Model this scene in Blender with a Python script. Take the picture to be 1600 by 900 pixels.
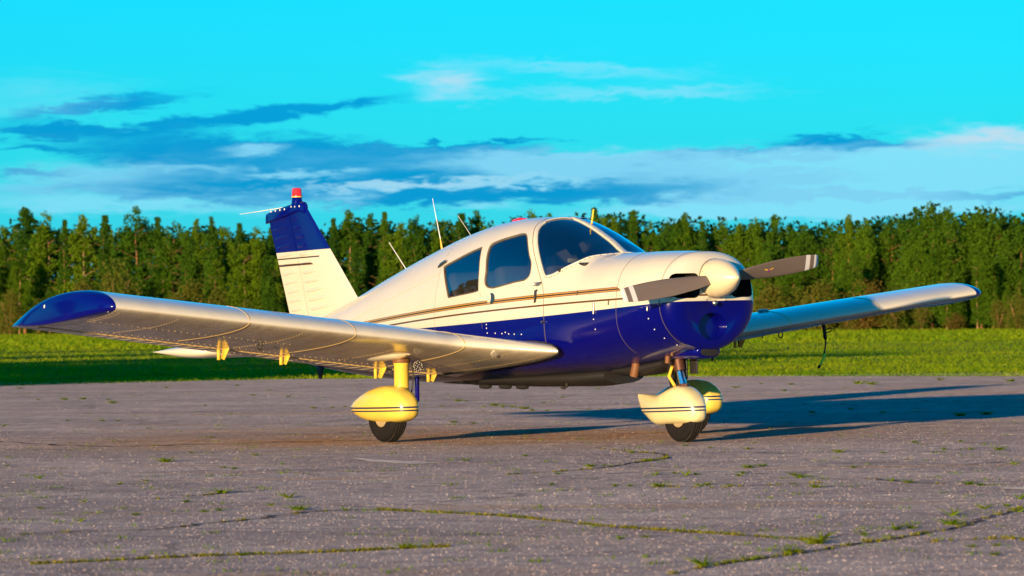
import bpy, bmesh, math, random
import numpy as np
from mathutils import Vector, Matrix
from mathutils.geometry import delaunay_2d_cdt

for o in list(bpy.data.objects): bpy.data.objects.remove(o)
scene = bpy.context.scene
COL = scene.collection
R = math.radians
random.seed(7)
rng = np.random.default_rng(11)

# ------------------------------------------------------------------ camera
CAM = np.array([27.2109, -19.9966, 0.9977])
YAW, PITCH, ROLL = 2.5478, 0.0070, -0.0100
FPX = 6656.94                                  # focal length in pixels of the 1600 px wide photograph
FW = np.array([math.cos(YAW)*math.cos(PITCH), math.sin(YAW)*math.cos(PITCH), math.sin(PITCH)])
_r = np.array([math.sin(YAW), -math.cos(YAW), 0.0]); _u = np.cross(_r, FW)
RT = math.cos(ROLL)*_r + math.sin(ROLL)*_u
UP = -math.sin(ROLL)*_r + math.cos(ROLL)*_u
cd = bpy.data.cameras.new('camera'); cam = bpy.data.objects.new('camera', cd); COL.objects.link(cam)
cam.matrix_world = Matrix(((RT[0], UP[0], -FW[0], CAM[0]), (RT[1], UP[1], -FW[1], CAM[1]), (RT[2], UP[2], -FW[2], CAM[2]), (0, 0, 0, 1)))
cd.sensor_width = 36.0; cd.lens = FPX/1600*36.0; cd.clip_start = 0.5; cd.clip_end = 6000
cd.dof.use_dof = True; cd.dof.focus_distance = 33.3; cd.dof.aperture_fstop = 8.0
scene.camera = cam
scene.render.engine = 'CYCLES'
scene.cycles.use_adaptive_sampling = True; scene.cycles.adaptive_threshold = 0.02; scene.cycles.max_bounces = 6; scene.cycles.diffuse_bounces = 2; scene.cycles.glossy_bounces = 3; scene.cycles.transmission_bounces = 3; scene.cycles.transparent_max_bounces = 8
scene.render.resolution_x, scene.render.resolution_y = 1024, 576

# ------------------------------------------------------------------ light, sky, exposure
SUN_EL, SUN_AZ = 5.3, -57.0                     # degrees; azimuth of the direction towards the sun, from +X
SUN_STRENGTH, SKY_STRENGTH, EXPOSURE = 5.0, 0.100, 0.86
sd = Vector((math.cos(R(SUN_AZ))*math.cos(R(SUN_EL)), math.sin(R(SUN_AZ))*math.cos(R(SUN_EL)), math.sin(R(SUN_EL))))
ld = bpy.data.lights.new('sun', 'SUN'); ld.energy = SUN_STRENGTH; ld.angle = R(0.6); ld.color = (1.0, 0.69, 0.37)
lo = bpy.data.objects.new('sun', ld); COL.objects.link(lo); lo.rotation_euler = (-sd).to_track_quat('-Z', 'Y').to_euler()
lo.location = (20, -30, 20)
vs = scene.view_settings
vs.view_transform = 'Standard'; vs.look = 'None'; vs.exposure = EXPOSURE; vs.gamma = 1.0; vs.use_curve_mapping = False


class NT:
    """tiny helper for node maths"""
    def __init__(s, tree): s.t = tree
    def n(s, typ, **kw):
        nd = s.t.nodes.new(typ)
        for k, v in kw.items(): setattr(nd, k, v)
        return nd
    def put(s, sock, v):
        if isinstance(v, bpy.types.NodeSocket): s.t.links.new(v, sock)
        elif v is not None: sock.default_value = v
    def m(s, op, a, b=None, c=None, clamp=False):
        nd = s.n('ShaderNodeMath', operation=op, use_clamp=clamp)
        s.put(nd.inputs[0], a)
        if b is not None: s.put(nd.inputs[1], b)
        if c is not None: s.put(nd.inputs[2], c)
        return nd.outputs[0]
    def add(s, a, b): return s.m('ADD', a, b)
    def sub(s, a, b): return s.m('SUBTRACT', a, b)
    def mul(s, a, b): return s.m('MULTIPLY', a, b)
    def absv(s, a): return s.m('ABSOLUTE', a)
    def step(s, a, lo, hi):                       # smooth 0..1 between lo and hi
        nd = s.n('ShaderNodeMapRange', interpolation_type='SMOOTHSTEP')
        s.put(nd.inputs[0], a); nd.inputs[1].default_value = lo; nd.inputs[2].default_value = hi
        nd.inputs[3].default_value = 0; nd.inputs[4].default_value = 1
        return nd.outputs[0]
    def poly(s, x, a, b, c): return s.add(s.mul(s.add(s.mul(x, a), b), x), c)   # a x^2 + b x + c
    def mix(s, fac, a, b, blend='MIX'):
        nd = s.n('ShaderNodeMix', data_type='RGBA', blend_type=blend)
        s.put(nd.inputs[0], fac)
        s.put(nd.inputs[6], a if isinstance(a, bpy.types.NodeSocket) else (*a, 1))
        s.put(nd.inputs[7], b if isinstance(b, bpy.types.NodeSocket) else (*b, 1))
        return nd.outputs[2]
    def noise(s, vec, scale, detail=4, rough=.55, dist=0.0):
        nd = s.n('ShaderNodeTexNoise'); s.put(nd.inputs['Vector'], vec)
        nd.inputs['Scale'].default_value = scale; nd.inputs['Detail'].default_value = detail
        nd.inputs['Roughness'].default_value = rough; nd.inputs['Distortion'].default_value = dist
        return nd.outputs[0]
    def comb(s, x, y, z):
        nd = s.n('ShaderNodeCombineXYZ'); s.put(nd.inputs[0], x); s.put(nd.inputs[1], y); s.put(nd.inputs[2], z)
        return nd.outputs[0]
    def sep(s, v):
        nd = s.n('ShaderNodeSeparateXYZ'); s.put(nd.inputs[0], v); return nd.outputs
    def bump(s, h, strength, dist):
        nd = s.n('ShaderNodeBump'); s.put(nd.inputs['Height'], h)
        nd.inputs['Strength'].default_value = strength; nd.inputs['Distance'].default_value = dist
        return nd.outputs[0]


def photo_dir(u, v):
    d = FW + RT*(u-800)/FPX - UP*(v-450)/FPX
    return d/np.linalg.norm(d)

def build_world():
    w = bpy.data.worlds.new('World'); scene.world = w; w.use_nodes = True
    t = w.node_tree; t.nodes.clear(); N = NT(t)
    out = N.n('ShaderNodeOutputWorld'); bg = N.n('ShaderNodeBackground')
    t.links.new(bg.outputs[0], out.inputs[0]); bg.inputs[1].default_value = SKY_STRENGTH
    sky = N.n('ShaderNodeTexSky', sky_type='NISHITA'); sky.sun_disc = False
    sky.sun_elevation = R(SUN_EL); sky.sun_rotation = R(90-SUN_AZ); sky.altitude = 100
    sky.air_density = 1.0; sky.dust_density = 0.1; sky.ozone_density = 4.0
    tc = N.n('ShaderNodeTexCoord'); D = tc.outputs['Generated']
    x, y, z = N.sep(D)
    az = N.m('ARCTAN2', y, x)                     # radians
    el = N.m('ARCSINE', z)
    # one evening tint over the whole sky
    col = N.mix(1.0, sky.outputs[0], SKY_TINT, 'MULTIPLY')
    hz = N.mul(N.m('EXPONENT', N.mul(N.m('MAXIMUM', el, 0.0), -25.0)), .90)
    col = N.mix(hz, col, (0.45, 3.35, 5.8))
    # streaky evening clouds, the same over the whole sky: long in azimuth, thin in elevation
    vec = N.comb(N.mul(az, 9.0), N.mul(el, 70.0), 0.0)
    n1 = N.noise(vec, 1.0, 6, .55, .6)
    vec2 = N.comb(N.add(N.mul(az, 14.0), 3.1), N.add(N.mul(el, 120.0), 1.7), 4.0)
    n2 = N.noise(vec2, 1.0, 5, .6, .8)
    low = N.sub(1.0, N.step(el, 0.02, 0.35))      # thin out overhead
    return w, t, N, bg, col, az, el, n1, n2, low, vec, vec2

SKY_TINT = (0.0, 1.50, 1.80)
W, WT, WN, BG, SKYC, AZ, EL, CN1, CN2, CLOW, CV1, CV2 = build_world()

def cloud_field(items):
    """soft elongated cloud bodies at given directions of the sky: (photo u, v, half width, half height, weight, tilt)"""
    N = WN; tot = None
    w1 = N.noise(N.comb(N.mul(AZ, 95.0), N.mul(EL, 420.0), 1.3), 1.0, 5, .62, .4); w2 = N.noise(N.comb(N.mul(AZ, 60.0), N.mul(EL, 260.0), 8.3), 1.0, 4, .6, .4)
    azw = N.add(AZ, N.mul(N.sub(w2, .5), 190/FPX)); elw = N.add(EL, N.mul(N.sub(w1, .5), 62/FPX))
    for (u, v, hw, hh, wt, tilt) in items:
        d = photo_dir(u, v); a0 = math.atan2(d[1], d[0]); e0 = math.asin(d[2])
        da = N.mul(N.sub(azw, a0), -1.0); de = N.sub(N.sub(elw, e0), N.mul(da, tilt))
        q = N.add(N.m('POWER', N.m('ABSOLUTE', N.mul(da, FPX/hw)), 2.0), N.m('POWER', N.m('ABSOLUTE', N.mul(de, FPX/hh)), 2.0))
        g = N.mul(N.m('EXPONENT', N.mul(q, -1.0)), wt)
        tot = g if tot is None else N.add(tot, g)
    return tot

def finish_world():
    N = WN
    # warp the bodies' edges with the streak noise
    white = cloud_field([(700, 128, 60, 26, .9, -.1), (900, 105, 190, 13, .55, -.06), (960, 145, 260, 10, .6, 0), (650, 290, 240, 8, .95, .03),
                         (1540, 218, 130, 22, 1.1, .05), (1400, 296, 420, 46, .75, .02), (840, 268, 90, 14, .7, .0), (470, 274, 90, 7, .8, 0),
                         (120, 285, 190, 34, .7, 0), (700, 245, 300, 26, .35, 0), (390, 233, 45, 10, .7, .1), (1180, 318, 200, 16, .7, .02), (60, 160, 250, 60, .30, 0), (1100, 250, 260, 24, .4, 0),
                         (550, 310, 40, 6, .6, .02), (760, 322, 60, 10, .6, .02), (300, 265, 60, 6, .4, 0), (1330, 245, 220, 16, .45, 0), (1350, 272, 320, 20, .8, 0), (1300, 328, 320, 12, .9, 0), (900, 247, 160, 12, .6, 0), (1000, 122, 300, 32, .15, 0), (260, 322, 300, 14, .6, 0), (1500, 255, 160, 18, .6, 0)])
    dark = cloud_field([(420, 178, 210, 13, .95, .10), (140, 168, 150, 14, .8, .12), (80, 205, 130, 10, .8, 0), (340, 232, 230, 26, .9, -.03), (560, 262, 420, 26, .95, 0),
                        (500, 303, 420, 20, .7, 0), (760, 222, 130, 5, .7, .03), (1310, 223, 90, 13, 1.0, 0), (1090, 285, 180, 14, .7, .05), (1400, 305, 320, 9, .6, .0),
                        (1130, 240, 110, 7, .6, 0), (40, 271, 70, 6, .7, 0), (40, 232, 90, 8, .55, 0), (750, 305, 260, 12, .5, .02), (1440, 225, 100, 8, .5, 0), (1400, 306, 340, 9, .9, 0), (1110, 286, 200, 15, .9, .04), (960, 262, 150, 10, .8, 0), (1190, 243, 140, 7, .9, 0), (660, 240, 220, 12, .7, 0), (320, 290, 300, 14, .7, 0)])
    nw = N.step(N.add(N.mul(CN2, .55), N.mul(white, .55)), .32, .80)
    nd = N.step(N.add(N.mul(CN1, .55), N.mul(dark, .55)), .36, .72)
    wf = N.mul(N.mul(nw, CLOW), N.step(N.add(white, N.mul(CN1, .35)), .12, .5))
    df = N.mul(N.mul(nd, CLOW), N.step(N.add(dark, N.mul(CN2, .30)), .12, .45))
    c = N.mix(N.mul(df, .95), SKYC, N.mix(1.0, SKYC, (0.03, 0.44, 0.78), 'MULTIPLY'))
    c = N.mix(N.mul(wf, .74), c, CLOUD_COL)
    pink = cloud_field([(1550, 214, 110, 14, 1.0, .06), (700, 124, 40, 16, .7, -.2), (640, 288, 200, 5, .5, .03)])
    c = N.mix(N.mul(N.mul(pink, nw), .75), c, (3.3, 4.0, 4.6))
    WT.links.new(c, BG.inputs[0])
CLOUD_COL = (1.6, 4.2, 5.4)
finish_world()

# ------------------------------------------------------------------ mesh helpers
def mk(name, verts, faces, mat, parent=None, smooth=True, kind=None):
    me = bpy.data.meshes.new(name)
    me.from_pydata([tuple(map(float, v)) for v in verts], [], [tuple(f) for f in faces]); me.validate()
    if smooth and len(me.polygons): me.polygons.foreach_set('use_smooth', [True]*len(me.polygons))
    mats = mat if isinstance(mat, (list, tuple)) else [mat]
    for m in mats: me.materials.append(m)
    o = bpy.data.objects.new(name, me); COL.objects.link(o)
    if parent is not None: o.parent = parent
    if kind: o['kind'] = kind
    return o

def fixn(o):
    bm = bmesh.new(); bm.from_mesh(o.data); bmesh.ops.recalc_face_normals(bm, faces=bm.faces); bm.to_mesh(o.data); bm.free(); return o

def sharp(o, deg=35):
    bm = bmesh.new(); bm.from_mesh(o.data)
    for e in bm.edges:
        if len(e.link_faces) == 2 and e.calc_face_angle(0) > R(deg): e.smooth = False
    bm.to_mesh(o.data); bm.free(); return o

def loft(rings, closed=True, cap0=False, cap1=False):
    n = len(rings[0]); V = [p for r in rings for p in r]; Fc = []
    for i in range(len(rings)-1):
        for j in range(n if closed else n-1):
            k = (j+1) % n
            Fc.append((i*n+j, i*n+k, (i+1)*n+k, (i+1)*n+j))
    if cap0: Fc.append(tuple(range(n-1, -1, -1)))
    if cap1: Fc.append(tuple((len(rings)-1)*n+j for j in range(n)))
    return V, Fc

def tube_geo(path, rad, seg=10, caps=True):
    P = [Vector(p) for p in path]; rads = rad if isinstance(rad, (list, tuple)) else [rad]*len(P)
    rings = []; prev = None
    for i, p in enumerate(P):
        t = (P[min(i+1, len(P)-1)]-P[max(i-1, 0)]).normalized()
        a = prev if prev is not None else (Vector((0, 0, 1)) if abs(t.z) < .9 else Vector((1, 0, 0)))
        a = (a - t*a.dot(t)).normalized(); b = t.cross(a); prev = a
        rings.append([p+(a*math.cos(2*math.pi*k/seg)+b*math.sin(2*math.pi*k/seg))*rads[i] for k in range(seg)])
    return loft(rings, True, caps, caps)

def tube(name, path, rad, mat, parent, seg=10, smooth=True):
    V, Fc = tube_geo(path, rad, seg); return sharp(fixn(mk(name, V, Fc, mat, parent, smooth)), 50)

def join_geo(geos):
    V, Fc = [], []
    for v, f in geos:
        o = len(V); V += list(v); Fc += [tuple(i+o for i in q) for q in f]
    return V, Fc

def box_geo(c, s, rot=None):
    V = []
    for i in (-.5, .5):
        for j in (-.5, .5):
            for k in (-.5, .5):
                p = Vector((i*s[0], j*s[1], k*s[2]))
                if rot: p = rot @ p
                V.append(p+Vector(c))
    return V, [(0, 1, 3, 2), (4, 6, 7, 5), (0, 4, 5, 1), (2, 3, 7, 6), (0, 2, 6, 4), (1, 5, 7, 3)]

def bevel(o, w, seg=2):
    bm = bmesh.new(); bm.from_mesh(o.data)
    bmesh.ops.recalc_face_normals(bm, faces=bm.faces)
    bmesh.ops.bevel(bm, geom=list(bm.edges)+list(bm.verts), offset=w, segments=seg, profile=.6, affect='EDGES')
    bm.to_mesh(o.data); bm.free()
    o.data.polygons.foreach_set('use_smooth', [True]*len(o.data.polygons))
    return o

def lathe_geo(prof, origin, axis, seg=32, cap=True):
    """prof: list of (distance along axis, radius)"""
    ax = Vector(axis).normalized(); a = Vector((0, 0, 1)) if abs(ax.z) < .9 else Vector((1, 0, 0))
    a = (a-ax*a.dot(ax)).normalized(); b = ax.cross(a); O = Vector(origin)
    rings = [[O+ax*d+(a*math.cos(2*math.pi*k/seg)+b*math.sin(2*math.pi*k/seg))*max(r, 1e-4) for k in range(seg)] for d, r in prof]
    return loft(rings, True, cap, cap)

def lathe(name, prof, origin, axis, mat, parent, seg=32, cap=True, ang=40):
    V, Fc = lathe_geo(prof, origin, axis, seg, cap); return sharp(fixn(mk(name, V, Fc, mat, parent)), ang)

def prism(name, pts, d, mat, parent, bev=.003):
    """closed 3D polygon pts extruded by vector d"""
    n = len(pts); d = Vector(d); V = [Vector(p) for p in pts]+[Vector(p)+d for p in pts]
    Fc = [tuple(range(n)), tuple(range(2*n-1, n-1, -1))]+[(i, (i+1) % n, (i+1) % n+n, i+n) for i in range(n)]
    o = fixn(mk(name, V, Fc, mat, parent, False))
    return bevel(o, bev, 1) if bev else o

def inside_poly(p, poly):
    x, y = p; c = False; n = len(poly)
    for i in range(n):
        x1, y1 = poly[i]; x2, y2 = poly[i-1]
        if (y1 > y) != (y2 > y) and x < (x2-x1)*(y-y1)/(y2-y1)+x1: c = not c
    return c

def catmull(pts, n=6, closed=True):
    P = [np.array(p, float) for p in pts]; m = len(P); out = []
    for i in range(m if closed else m-1):
        p0, p1, p2, p3 = (P[(i-1) % m], P[i], P[(i+1) % m], P[(i+2) % m]) if closed else (P[max(i-1, 0)], P[i], P[i+1], P[min(i+2, m-1)])
        for k in range(n):
            t = k/n
            out.append(.5*((2*p1)+(-p0+p2)*t+(2*p0-5*p1+4*p2-p3)*t*t+(-p0+3*p1-3*p2+p3)*t**3))
    if not closed: out.append(P[-1])
    return out

# ------------------------------------------------------------------ materials
MATS = {}
def principled(name, col, rough=.5, metal=0.0, coat=0.0, spec=.5, build=None, emit=None):
    m = bpy.data.materials.new(name); m.use_nodes = True; t = m.node_tree; N = NT(t)
    b = t.nodes['Principled BSDF']
    b.inputs['Base Color'].default_value = (*col, 1); b.inputs['Roughness'].default_value = rough
    b.inputs['Metallic'].default_value = metal; b.inputs['Coat Weight'].default_value = coat; b.inputs['Coat Roughness'].default_value = .08
    b.inputs['Specular IOR Level'].default_value = spec
    if build: build(N, b)
    MATS[name] = m; return m

def grime(N, b, c, amt=.10, scale=6.0, bumps=.0, rough=.3):
    """slight tone and gloss variation of a painted surface"""
    co = N.n('ShaderNodeTexCoord').outputs['Object']
    n1 = N.noise(co, scale, 6, .65); n2 = N.noise(co, scale*9, 3, .6)
    f = N.mul(N.step(N.add(N.mul(n1, .7), N.mul(n2, .3)), .42, .75), amt)
    N.put(b.inputs['Base Color'], N.mix(f, c, (.28, .22, .16)))
    N.put(b.inputs['Roughness'], N.add(rough, N.mul(n1, .16)))
    if bumps:
        N.put(b.inputs['Normal'], N.bump(N.noise(co, 2.2, 2, .5), bumps, .05))
    return co

CREAM = (.63, .575, .45); BLUE = (.001, .002, .145); NAVY = (.012, .014, .06); GOLD = (.42, .22, .04); BROWN = (.10, .045, .012)

def m_fuselage(N, b):
    co = N.n('ShaderNodeTexCoord').outputs['Object']; x, y, z = N.sep(co)
    c = CREAM
    d1 = N.sub(z, N.poly(x, -.0052, .0412, 1.2283)); a1 = N.absv(d1)
    lim = N.mul(N.step(N.add(x, N.mul(d1, 2.2)), -.13, -.135), N.step(x, -4.5, -4.4))
    c = N.mix(N.mul(N.step(a1, .020, .017), lim), c, BROWN)
    c = N.mix(N.mul(N.step(a1, .015, .013), lim), c, GOLD)
    c = N.mix(N.mul(N.step(a1, .0055, .004), lim), c, (.01, .008, .006))
    d2 = N.absv(N.sub(z, N.poly(x, -.0051, .0356, 1.1475)))
    c = N.mix(N.mul(N.step(d2, .0085, .0065), N.step(x, -4.0, -3.95)), c, BROWN)
    d3 = N.sub(z, N.poly(x, .0054, .0692, 1.0841))
    n1 = N.noise(co, 3.0, 6, .65); n2 = N.noise(co, 27.0, 3, .6)
    c = N.mix(N.mul(N.step(N.add(N.mul(n1, .7), N.mul(n2, .3)), .42, .75), .10), c, (.28, .22, .16))
    belly = N.step(N.add(z, N.mul(n1, .10)), .72, .56)                         # darker towards the bottom of the belly
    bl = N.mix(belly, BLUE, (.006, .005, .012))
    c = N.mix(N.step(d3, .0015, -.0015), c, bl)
    N.put(b.inputs['Base Color'], c); N.put(b.inputs['Roughness'], N.add(.13, N.mul(n1, .12)))
    N.put(b.inputs['Normal'], N.bump(N.noise(co, 2.2, 2, .5), .06, .05))
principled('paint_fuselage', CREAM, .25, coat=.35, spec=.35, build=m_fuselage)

def m_fin(N, b):
    co = N.n('ShaderNodeTexCoord').outputs['Object']; x, y, z = N.sep(co)
    dz = N.sub(z, N.add(N.mul(x, .0265), 1.7737))
    c = CREAM
    s1 = N.absv(N.sub(dz, -.060)); s2 = N.absv(N.sub(dz, -.120))
    c = N.mix(N.mul(N.step(s1, .0075, .005), N.step(x, -5.44, -5.45)), c, (.03, .02, .01))
    c = N.mix(N.mul(N.step(s2, .011, .009), N.step(N.add(x, N.mul(dz, 1.5)), -5.74, -5.75)), c, BROWN)
    c = N.mix(N.mul(N.step(s2, .005, .003), N.step(x, -5.6, -5.61)), c, (.02, .012, .01))
    c = N.mix(N.mul(N.noise(co, 4.0, 5, .6), .10), c, (.3, .22, .14))
    c = N.mix(N.step(dz, -.002, .002), c, BLUE)
    grime(N, b, c, .006, 3.0, .04, .22)
principled('paint_fin', CREAM, .3, coat=.5, build=m_fin)
def m_wing(N, b):
    geo = N.n('ShaderNodeNewGeometry'); co = N.n('ShaderNodeTexCoord').outputs['Object']; x, y, z = N.sep(co)
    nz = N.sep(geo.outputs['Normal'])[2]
    st = N.noise(N.comb(N.mul(x, .8), N.mul(y, 5.0), z), 1.6, 6, .65)      # streaks drawn out along the chord
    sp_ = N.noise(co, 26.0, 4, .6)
    under_brown = N.mul(N.step(nz, -.45, -.9), N.add(.12, N.mul(N.step(N.add(N.mul(st, .7), N.mul(sp_, .3)), .36, .7), .55)))  # downward-facing skin turns browner, in streaks and specks
    c = N.mix(under_brown, CREAM, (.30, .22, .13))
    n1 = N.noise(co, 2.2, 6, .65)
    c = N.mix(N.mul(N.step(n1, .45, .75), .08), c, (.28, .22, .16))
    N.put(b.inputs['Base Color'], c); N.put(b.inputs['Roughness'], N.add(.14, N.add(N.mul(n1, .12), N.mul(under_brown, .3))))
    N.put(b.inputs['Normal'], N.bump(N.noise(N.comb(N.mul(x, 1.0), N.mul(y, 2.2), z), 2.0, 2, .5), .10, .05))
principled('paint_wing', CREAM, .2, coat=.6, build=m_wing)
principled('paint_white', CREAM, .3, coat=.6, build=lambda N, b: grime(N, b, CREAM, .10, 2.2, .07, .24))
principled('paint_spinner', (.66, .56, .36), .25, coat=.4, build=lambda N, b: grime(N, b, (.66, .56, .36), .08, 5, 0, .2))
principled('paint_blue', BLUE, .22, coat=.4, spec=.3, build=lambda N, b: grime(N, b, BLUE, .006, 3.0, .03, .10))
YEL = (.80, .54, .06); PALE = (.84, .70, .30)
def m_pant(col, zoff, slope, x0):
    def f(N, b):
        co = N.n('ShaderNodeTexCoord').outputs['Object']; x, y, z = N.sep(co)
        d = N.sub(z, N.add(N.mul(N.sub(x, x0), slope), zoff))
        c = N.mix(N.step(N.absv(N.sub(d, .013)), .0075, .006), col, NAVY)
        c = N.mix(N.step(N.absv(N.add(d, .013)), .0065, .005), c, NAVY)
        grime(N, b, c, .22, 7.0, .04, .25)
    return f
principled('paint_pant', YEL, .3, coat=.5, build=m_pant((.80, .58, .085), .283, .02, -1.966))
principled('paint_nose_pant', PALE, .3, coat=.5, build=m_pant((.72, .61, .31), .262, .03, 0))
principled('paint_yellow', YEL, .35, coat=.4, build=lambda N, b: grime(N, b, YEL, .18, 9.0, .0, .3))
principled('seam_dark', (.10, .075, .05), .7)
principled('seam_gold', (.58, .42, .18), .45)  # on wing joints and rivets the gold carries a painted sun glint
principled('black_rubber', (.012, .011, .011), .75, build=lambda N, b: grime(N, b, (.014, .013, .012), .18, 20, 0, .6))
principled('tyre', (.010, .008, .007), .85, spec=.2, build=lambda N, b: grime(N, b, (.009, .0075, .007), .02, 14, .1, .75))
principled('rim', (.45, .34, .18), .5, metal=.3)
principled('chrome', (.75, .76, .78), .12, metal=1.0)
principled('steel', (.35, .33, .30), .38, metal=1.0)
principled('rust_pipe', (.15, .06, .02), .6, metal=.1, build=lambda N, b: grime(N, b, (.17, .065, .02), .2, 30, 0, .5))
principled('brown_metal', (.10, .04, .025), .5, metal=.4)
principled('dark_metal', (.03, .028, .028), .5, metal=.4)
principled('dark_cavity', (.006, .006, .007), .9)
principled('red_lens', (.75, .02, .015), .15, coat=.6)
principled('clear_lens', (.9, .86, .78), .1, coat=.8)
principled('interior', (.10, .095, .09), .8)
principled('seat_fabric', (.20, .15, .10), .85)
principled('panel_black', (.015, .015, .017), .6)
principled('strap_black', (.01, .01, .011), .7)
principled('strap_green', (.38, .90, .06), .5)
principled('gold_paint', (.85, .50, .05), .4); principled('purple_paint', (.25, .03, .35), .4)

def m_prop(N, b):
    co = N.n('ShaderNodeTexCoord').outputs['Object']; x, y, z = N.sep(co)   # blade runs along +Y of its own object
    g = (.135, .100, .078)
    n = N.noise(N.comb(N.mul(x, 30.0), N.mul(y, 3.0), z), 2.0, 4, .6)
    c = N.mix(N.mul(n, .5), g, (.185, .150, .125))
    for a, e in ((.838, .882), (.925, .99)):
        c = N.mix(N.mul(N.step(y, a-.002, a+.002), N.step(y, e+.002, e-.002)), c, (.62, .60, .58))
    N.put(b.inputs['Base Color'], c)
principled('propeller_paint', (.12, .10, .09), .55, build=m_prop)

def glass_mat(name, tint, refl):
    m = bpy.data.materials.new(name); m.use_nodes = True; t = m.node_tree; t.nodes.clear(); N = NT(t)
    out = N.n('ShaderNodeOutputMaterial'); tr = N.n('ShaderNodeBsdfTransparent'); gl = N.n('ShaderNodeBsdfGlossy'); mx = N.n('ShaderNodeMixShader')
    tr.inputs[0].default_value = (*tint, 1); gl.inputs['Roughness'].default_value = .03; gl.inputs[0].default_value = (.9, .95, 1, 1)
    fr = N.n('ShaderNodeFresnel'); fr.inputs[0].default_value = 1.5
    co = N.n('ShaderNodeTexCoord').outputs['Object']
    nb = N.bump(N.noise(co, 3.0, 2, .5), .03, .05)
    t.links.new(nb, gl.inputs['Normal'])
    N.put(mx.inputs[0], N.m('MAXIMUM', N.mul(fr.outputs[0], 1.6), refl, clamp=True))
    t.links.new(tr.outputs[0], mx.inputs[1]); t.links.new(gl.outputs[0], mx.inputs[2]); t.links.new(mx.outputs[0], out.inputs[0])
    MATS[name] = m
glass_mat('window_glass', (.46, .50, .54), .30)
glass_mat('windshield_glass', (.50, .60, .68), .30)

# ------------------------------------------------------------------ the ground
def gp(u, v, z=0.0):
    """point of the ground plane that the photograph shows at pixel (u, v)"""
    d = FW + RT*(u-800)/FPX - UP*(v-450)/FPX
    t = (z-CAM[2])/d[2]
    return CAM + t*d

def m_apron(N, b, relief=True):
    co = N.n('ShaderNodeTexCoord').outputs['Object']; x, y, z = N.sep(co)
    # s runs across the view, q along it: the slab's old rolling direction lies across the view
    s = N.add(N.mul(x, float(_r[0])), N.mul(y, float(_r[1]))); q = N.add(N.mul(x, float(FW[0])), N.mul(y, float(FW[1])))
    st = N.comb(N.mul(s, .55), q, 0.0)
    big = N.noise(st, .55, 5, .6, .5); mid = N.noise(st, 2.6, 5, .65, .3); grit = N.noise(co, 55.0, 3, .7); grit2 = N.noise(co, 17.0, 4, .7)
    c = N.mix(N.step(big, .36, .66), (.34, .265, .262), (.55, .445, .425))
    c = N.mix(N.mul(N.step(mid, .5, .75), .55), c, (.56, .47, .44))
    c = N.mix(N.mul(N.step(mid, .46, .25), .5), c, (.20, .165, .185))
    # stones and pits
    c = N.mix(N.mul(N.step(grit, .54, .66), .85), c, (.68, .60, .56))
    c = N.mix(N.mul(N.step(grit, .46, .36), .85), c, (.10, .08, .09))
    c = N.mix(N.mul(N.step(grit2, .58, .75), .4), c, (.16, .13, .14))
    c = N.mix(N.mul(N.step(grit2, .44, .34), .6), c, (.74, .66, .60))
    peb = N.noise(co, 120.0, 2, .6)
    c = N.mix(N.mul(N.step(peb, .58, .68), .7), c, (.85, .76, .68)); c = N.mix(N.mul(N.step(peb, .42, .33), .7), c, (.08, .065, .07))
    pat = N.noise(N.comb(N.mul(s, .85), q, 3.0), 6.5, 7, .75)
    c = N.mix(N.mul(N.step(pat, .52, .40), .55), c, (.17, .135, .15)); c = N.mix(N.mul(N.step(pat, .56, .68), .45), c, (.70, .60, .55))
    vo_ = N.n('ShaderNodeTexVoronoi', feature='DISTANCE_TO_EDGE'); vo_.inputs['Scale'].default_value = .42
    wrp = N.n('ShaderNodeVectorMath', operation='ADD'); N.put(wrp.inputs[0], co); nv = N.n('ShaderNodeTexNoise'); nv.inputs['Scale'].default_value = 1.6; nv.inputs['Detail'].default_value = 5; N.put(nv.inputs['Vector'], co)
    N.put(wrp.inputs[1], nv.outputs['Color']); N.put(vo_.inputs['Vector'], wrp.outputs[0])
    crk = N.mul(N.step(vo_.outputs['Distance'], .022, .008), N.step(N.noise(co, .5, 3, .6), .46, .58))
    c = N.mix(N.mul(crk, .5), c, (.10, .075, .07))
    # brown soil washed over the slab round the wheels, in streaks
    e = N.add(N.m('POWER', N.m('ABSOLUTE', N.mul(N.sub(s, -1.7), 1/3.4)), 2.0), N.m('POWER', N.m('ABSOLUTE', N.mul(N.sub(q, 2.0), 1/2.6)), 2.0))
    soil = N.mul(N.m('EXPONENT', N.mul(e, -1.0)), N.step(N.add(mid, N.mul(big, .5)), .55, .95))
    c = N.mix(N.m('MINIMUM', N.mul(soil, 1.5), .9), c, (.34, .165, .055))
    s2 = N.mul(N.step(N.noise(N.comb(N.mul(s, .22), N.mul(q, 1.4), 7.0), .8, 4, .6), .54, .66), .6)
    c = N.mix(s2, c, (.48, .31, .19))
    N.put(b.inputs['Base Color'], c)
    h = N.add(N.mul(grit, .7), N.mul(grit2, .6))
    if relief: N.put(b.inputs['Normal'], N.bump(h, .9, .06))
    else: N.put(b.inputs['Base Color'], N.mix(.5, c, (.20, .160, .150)))
    b.inputs['Diffuse Roughness'].default_value = 1.0
principled('apron_asphalt', (.2, .17, .17), .92, spec=.2, build=m_apron)

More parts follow.
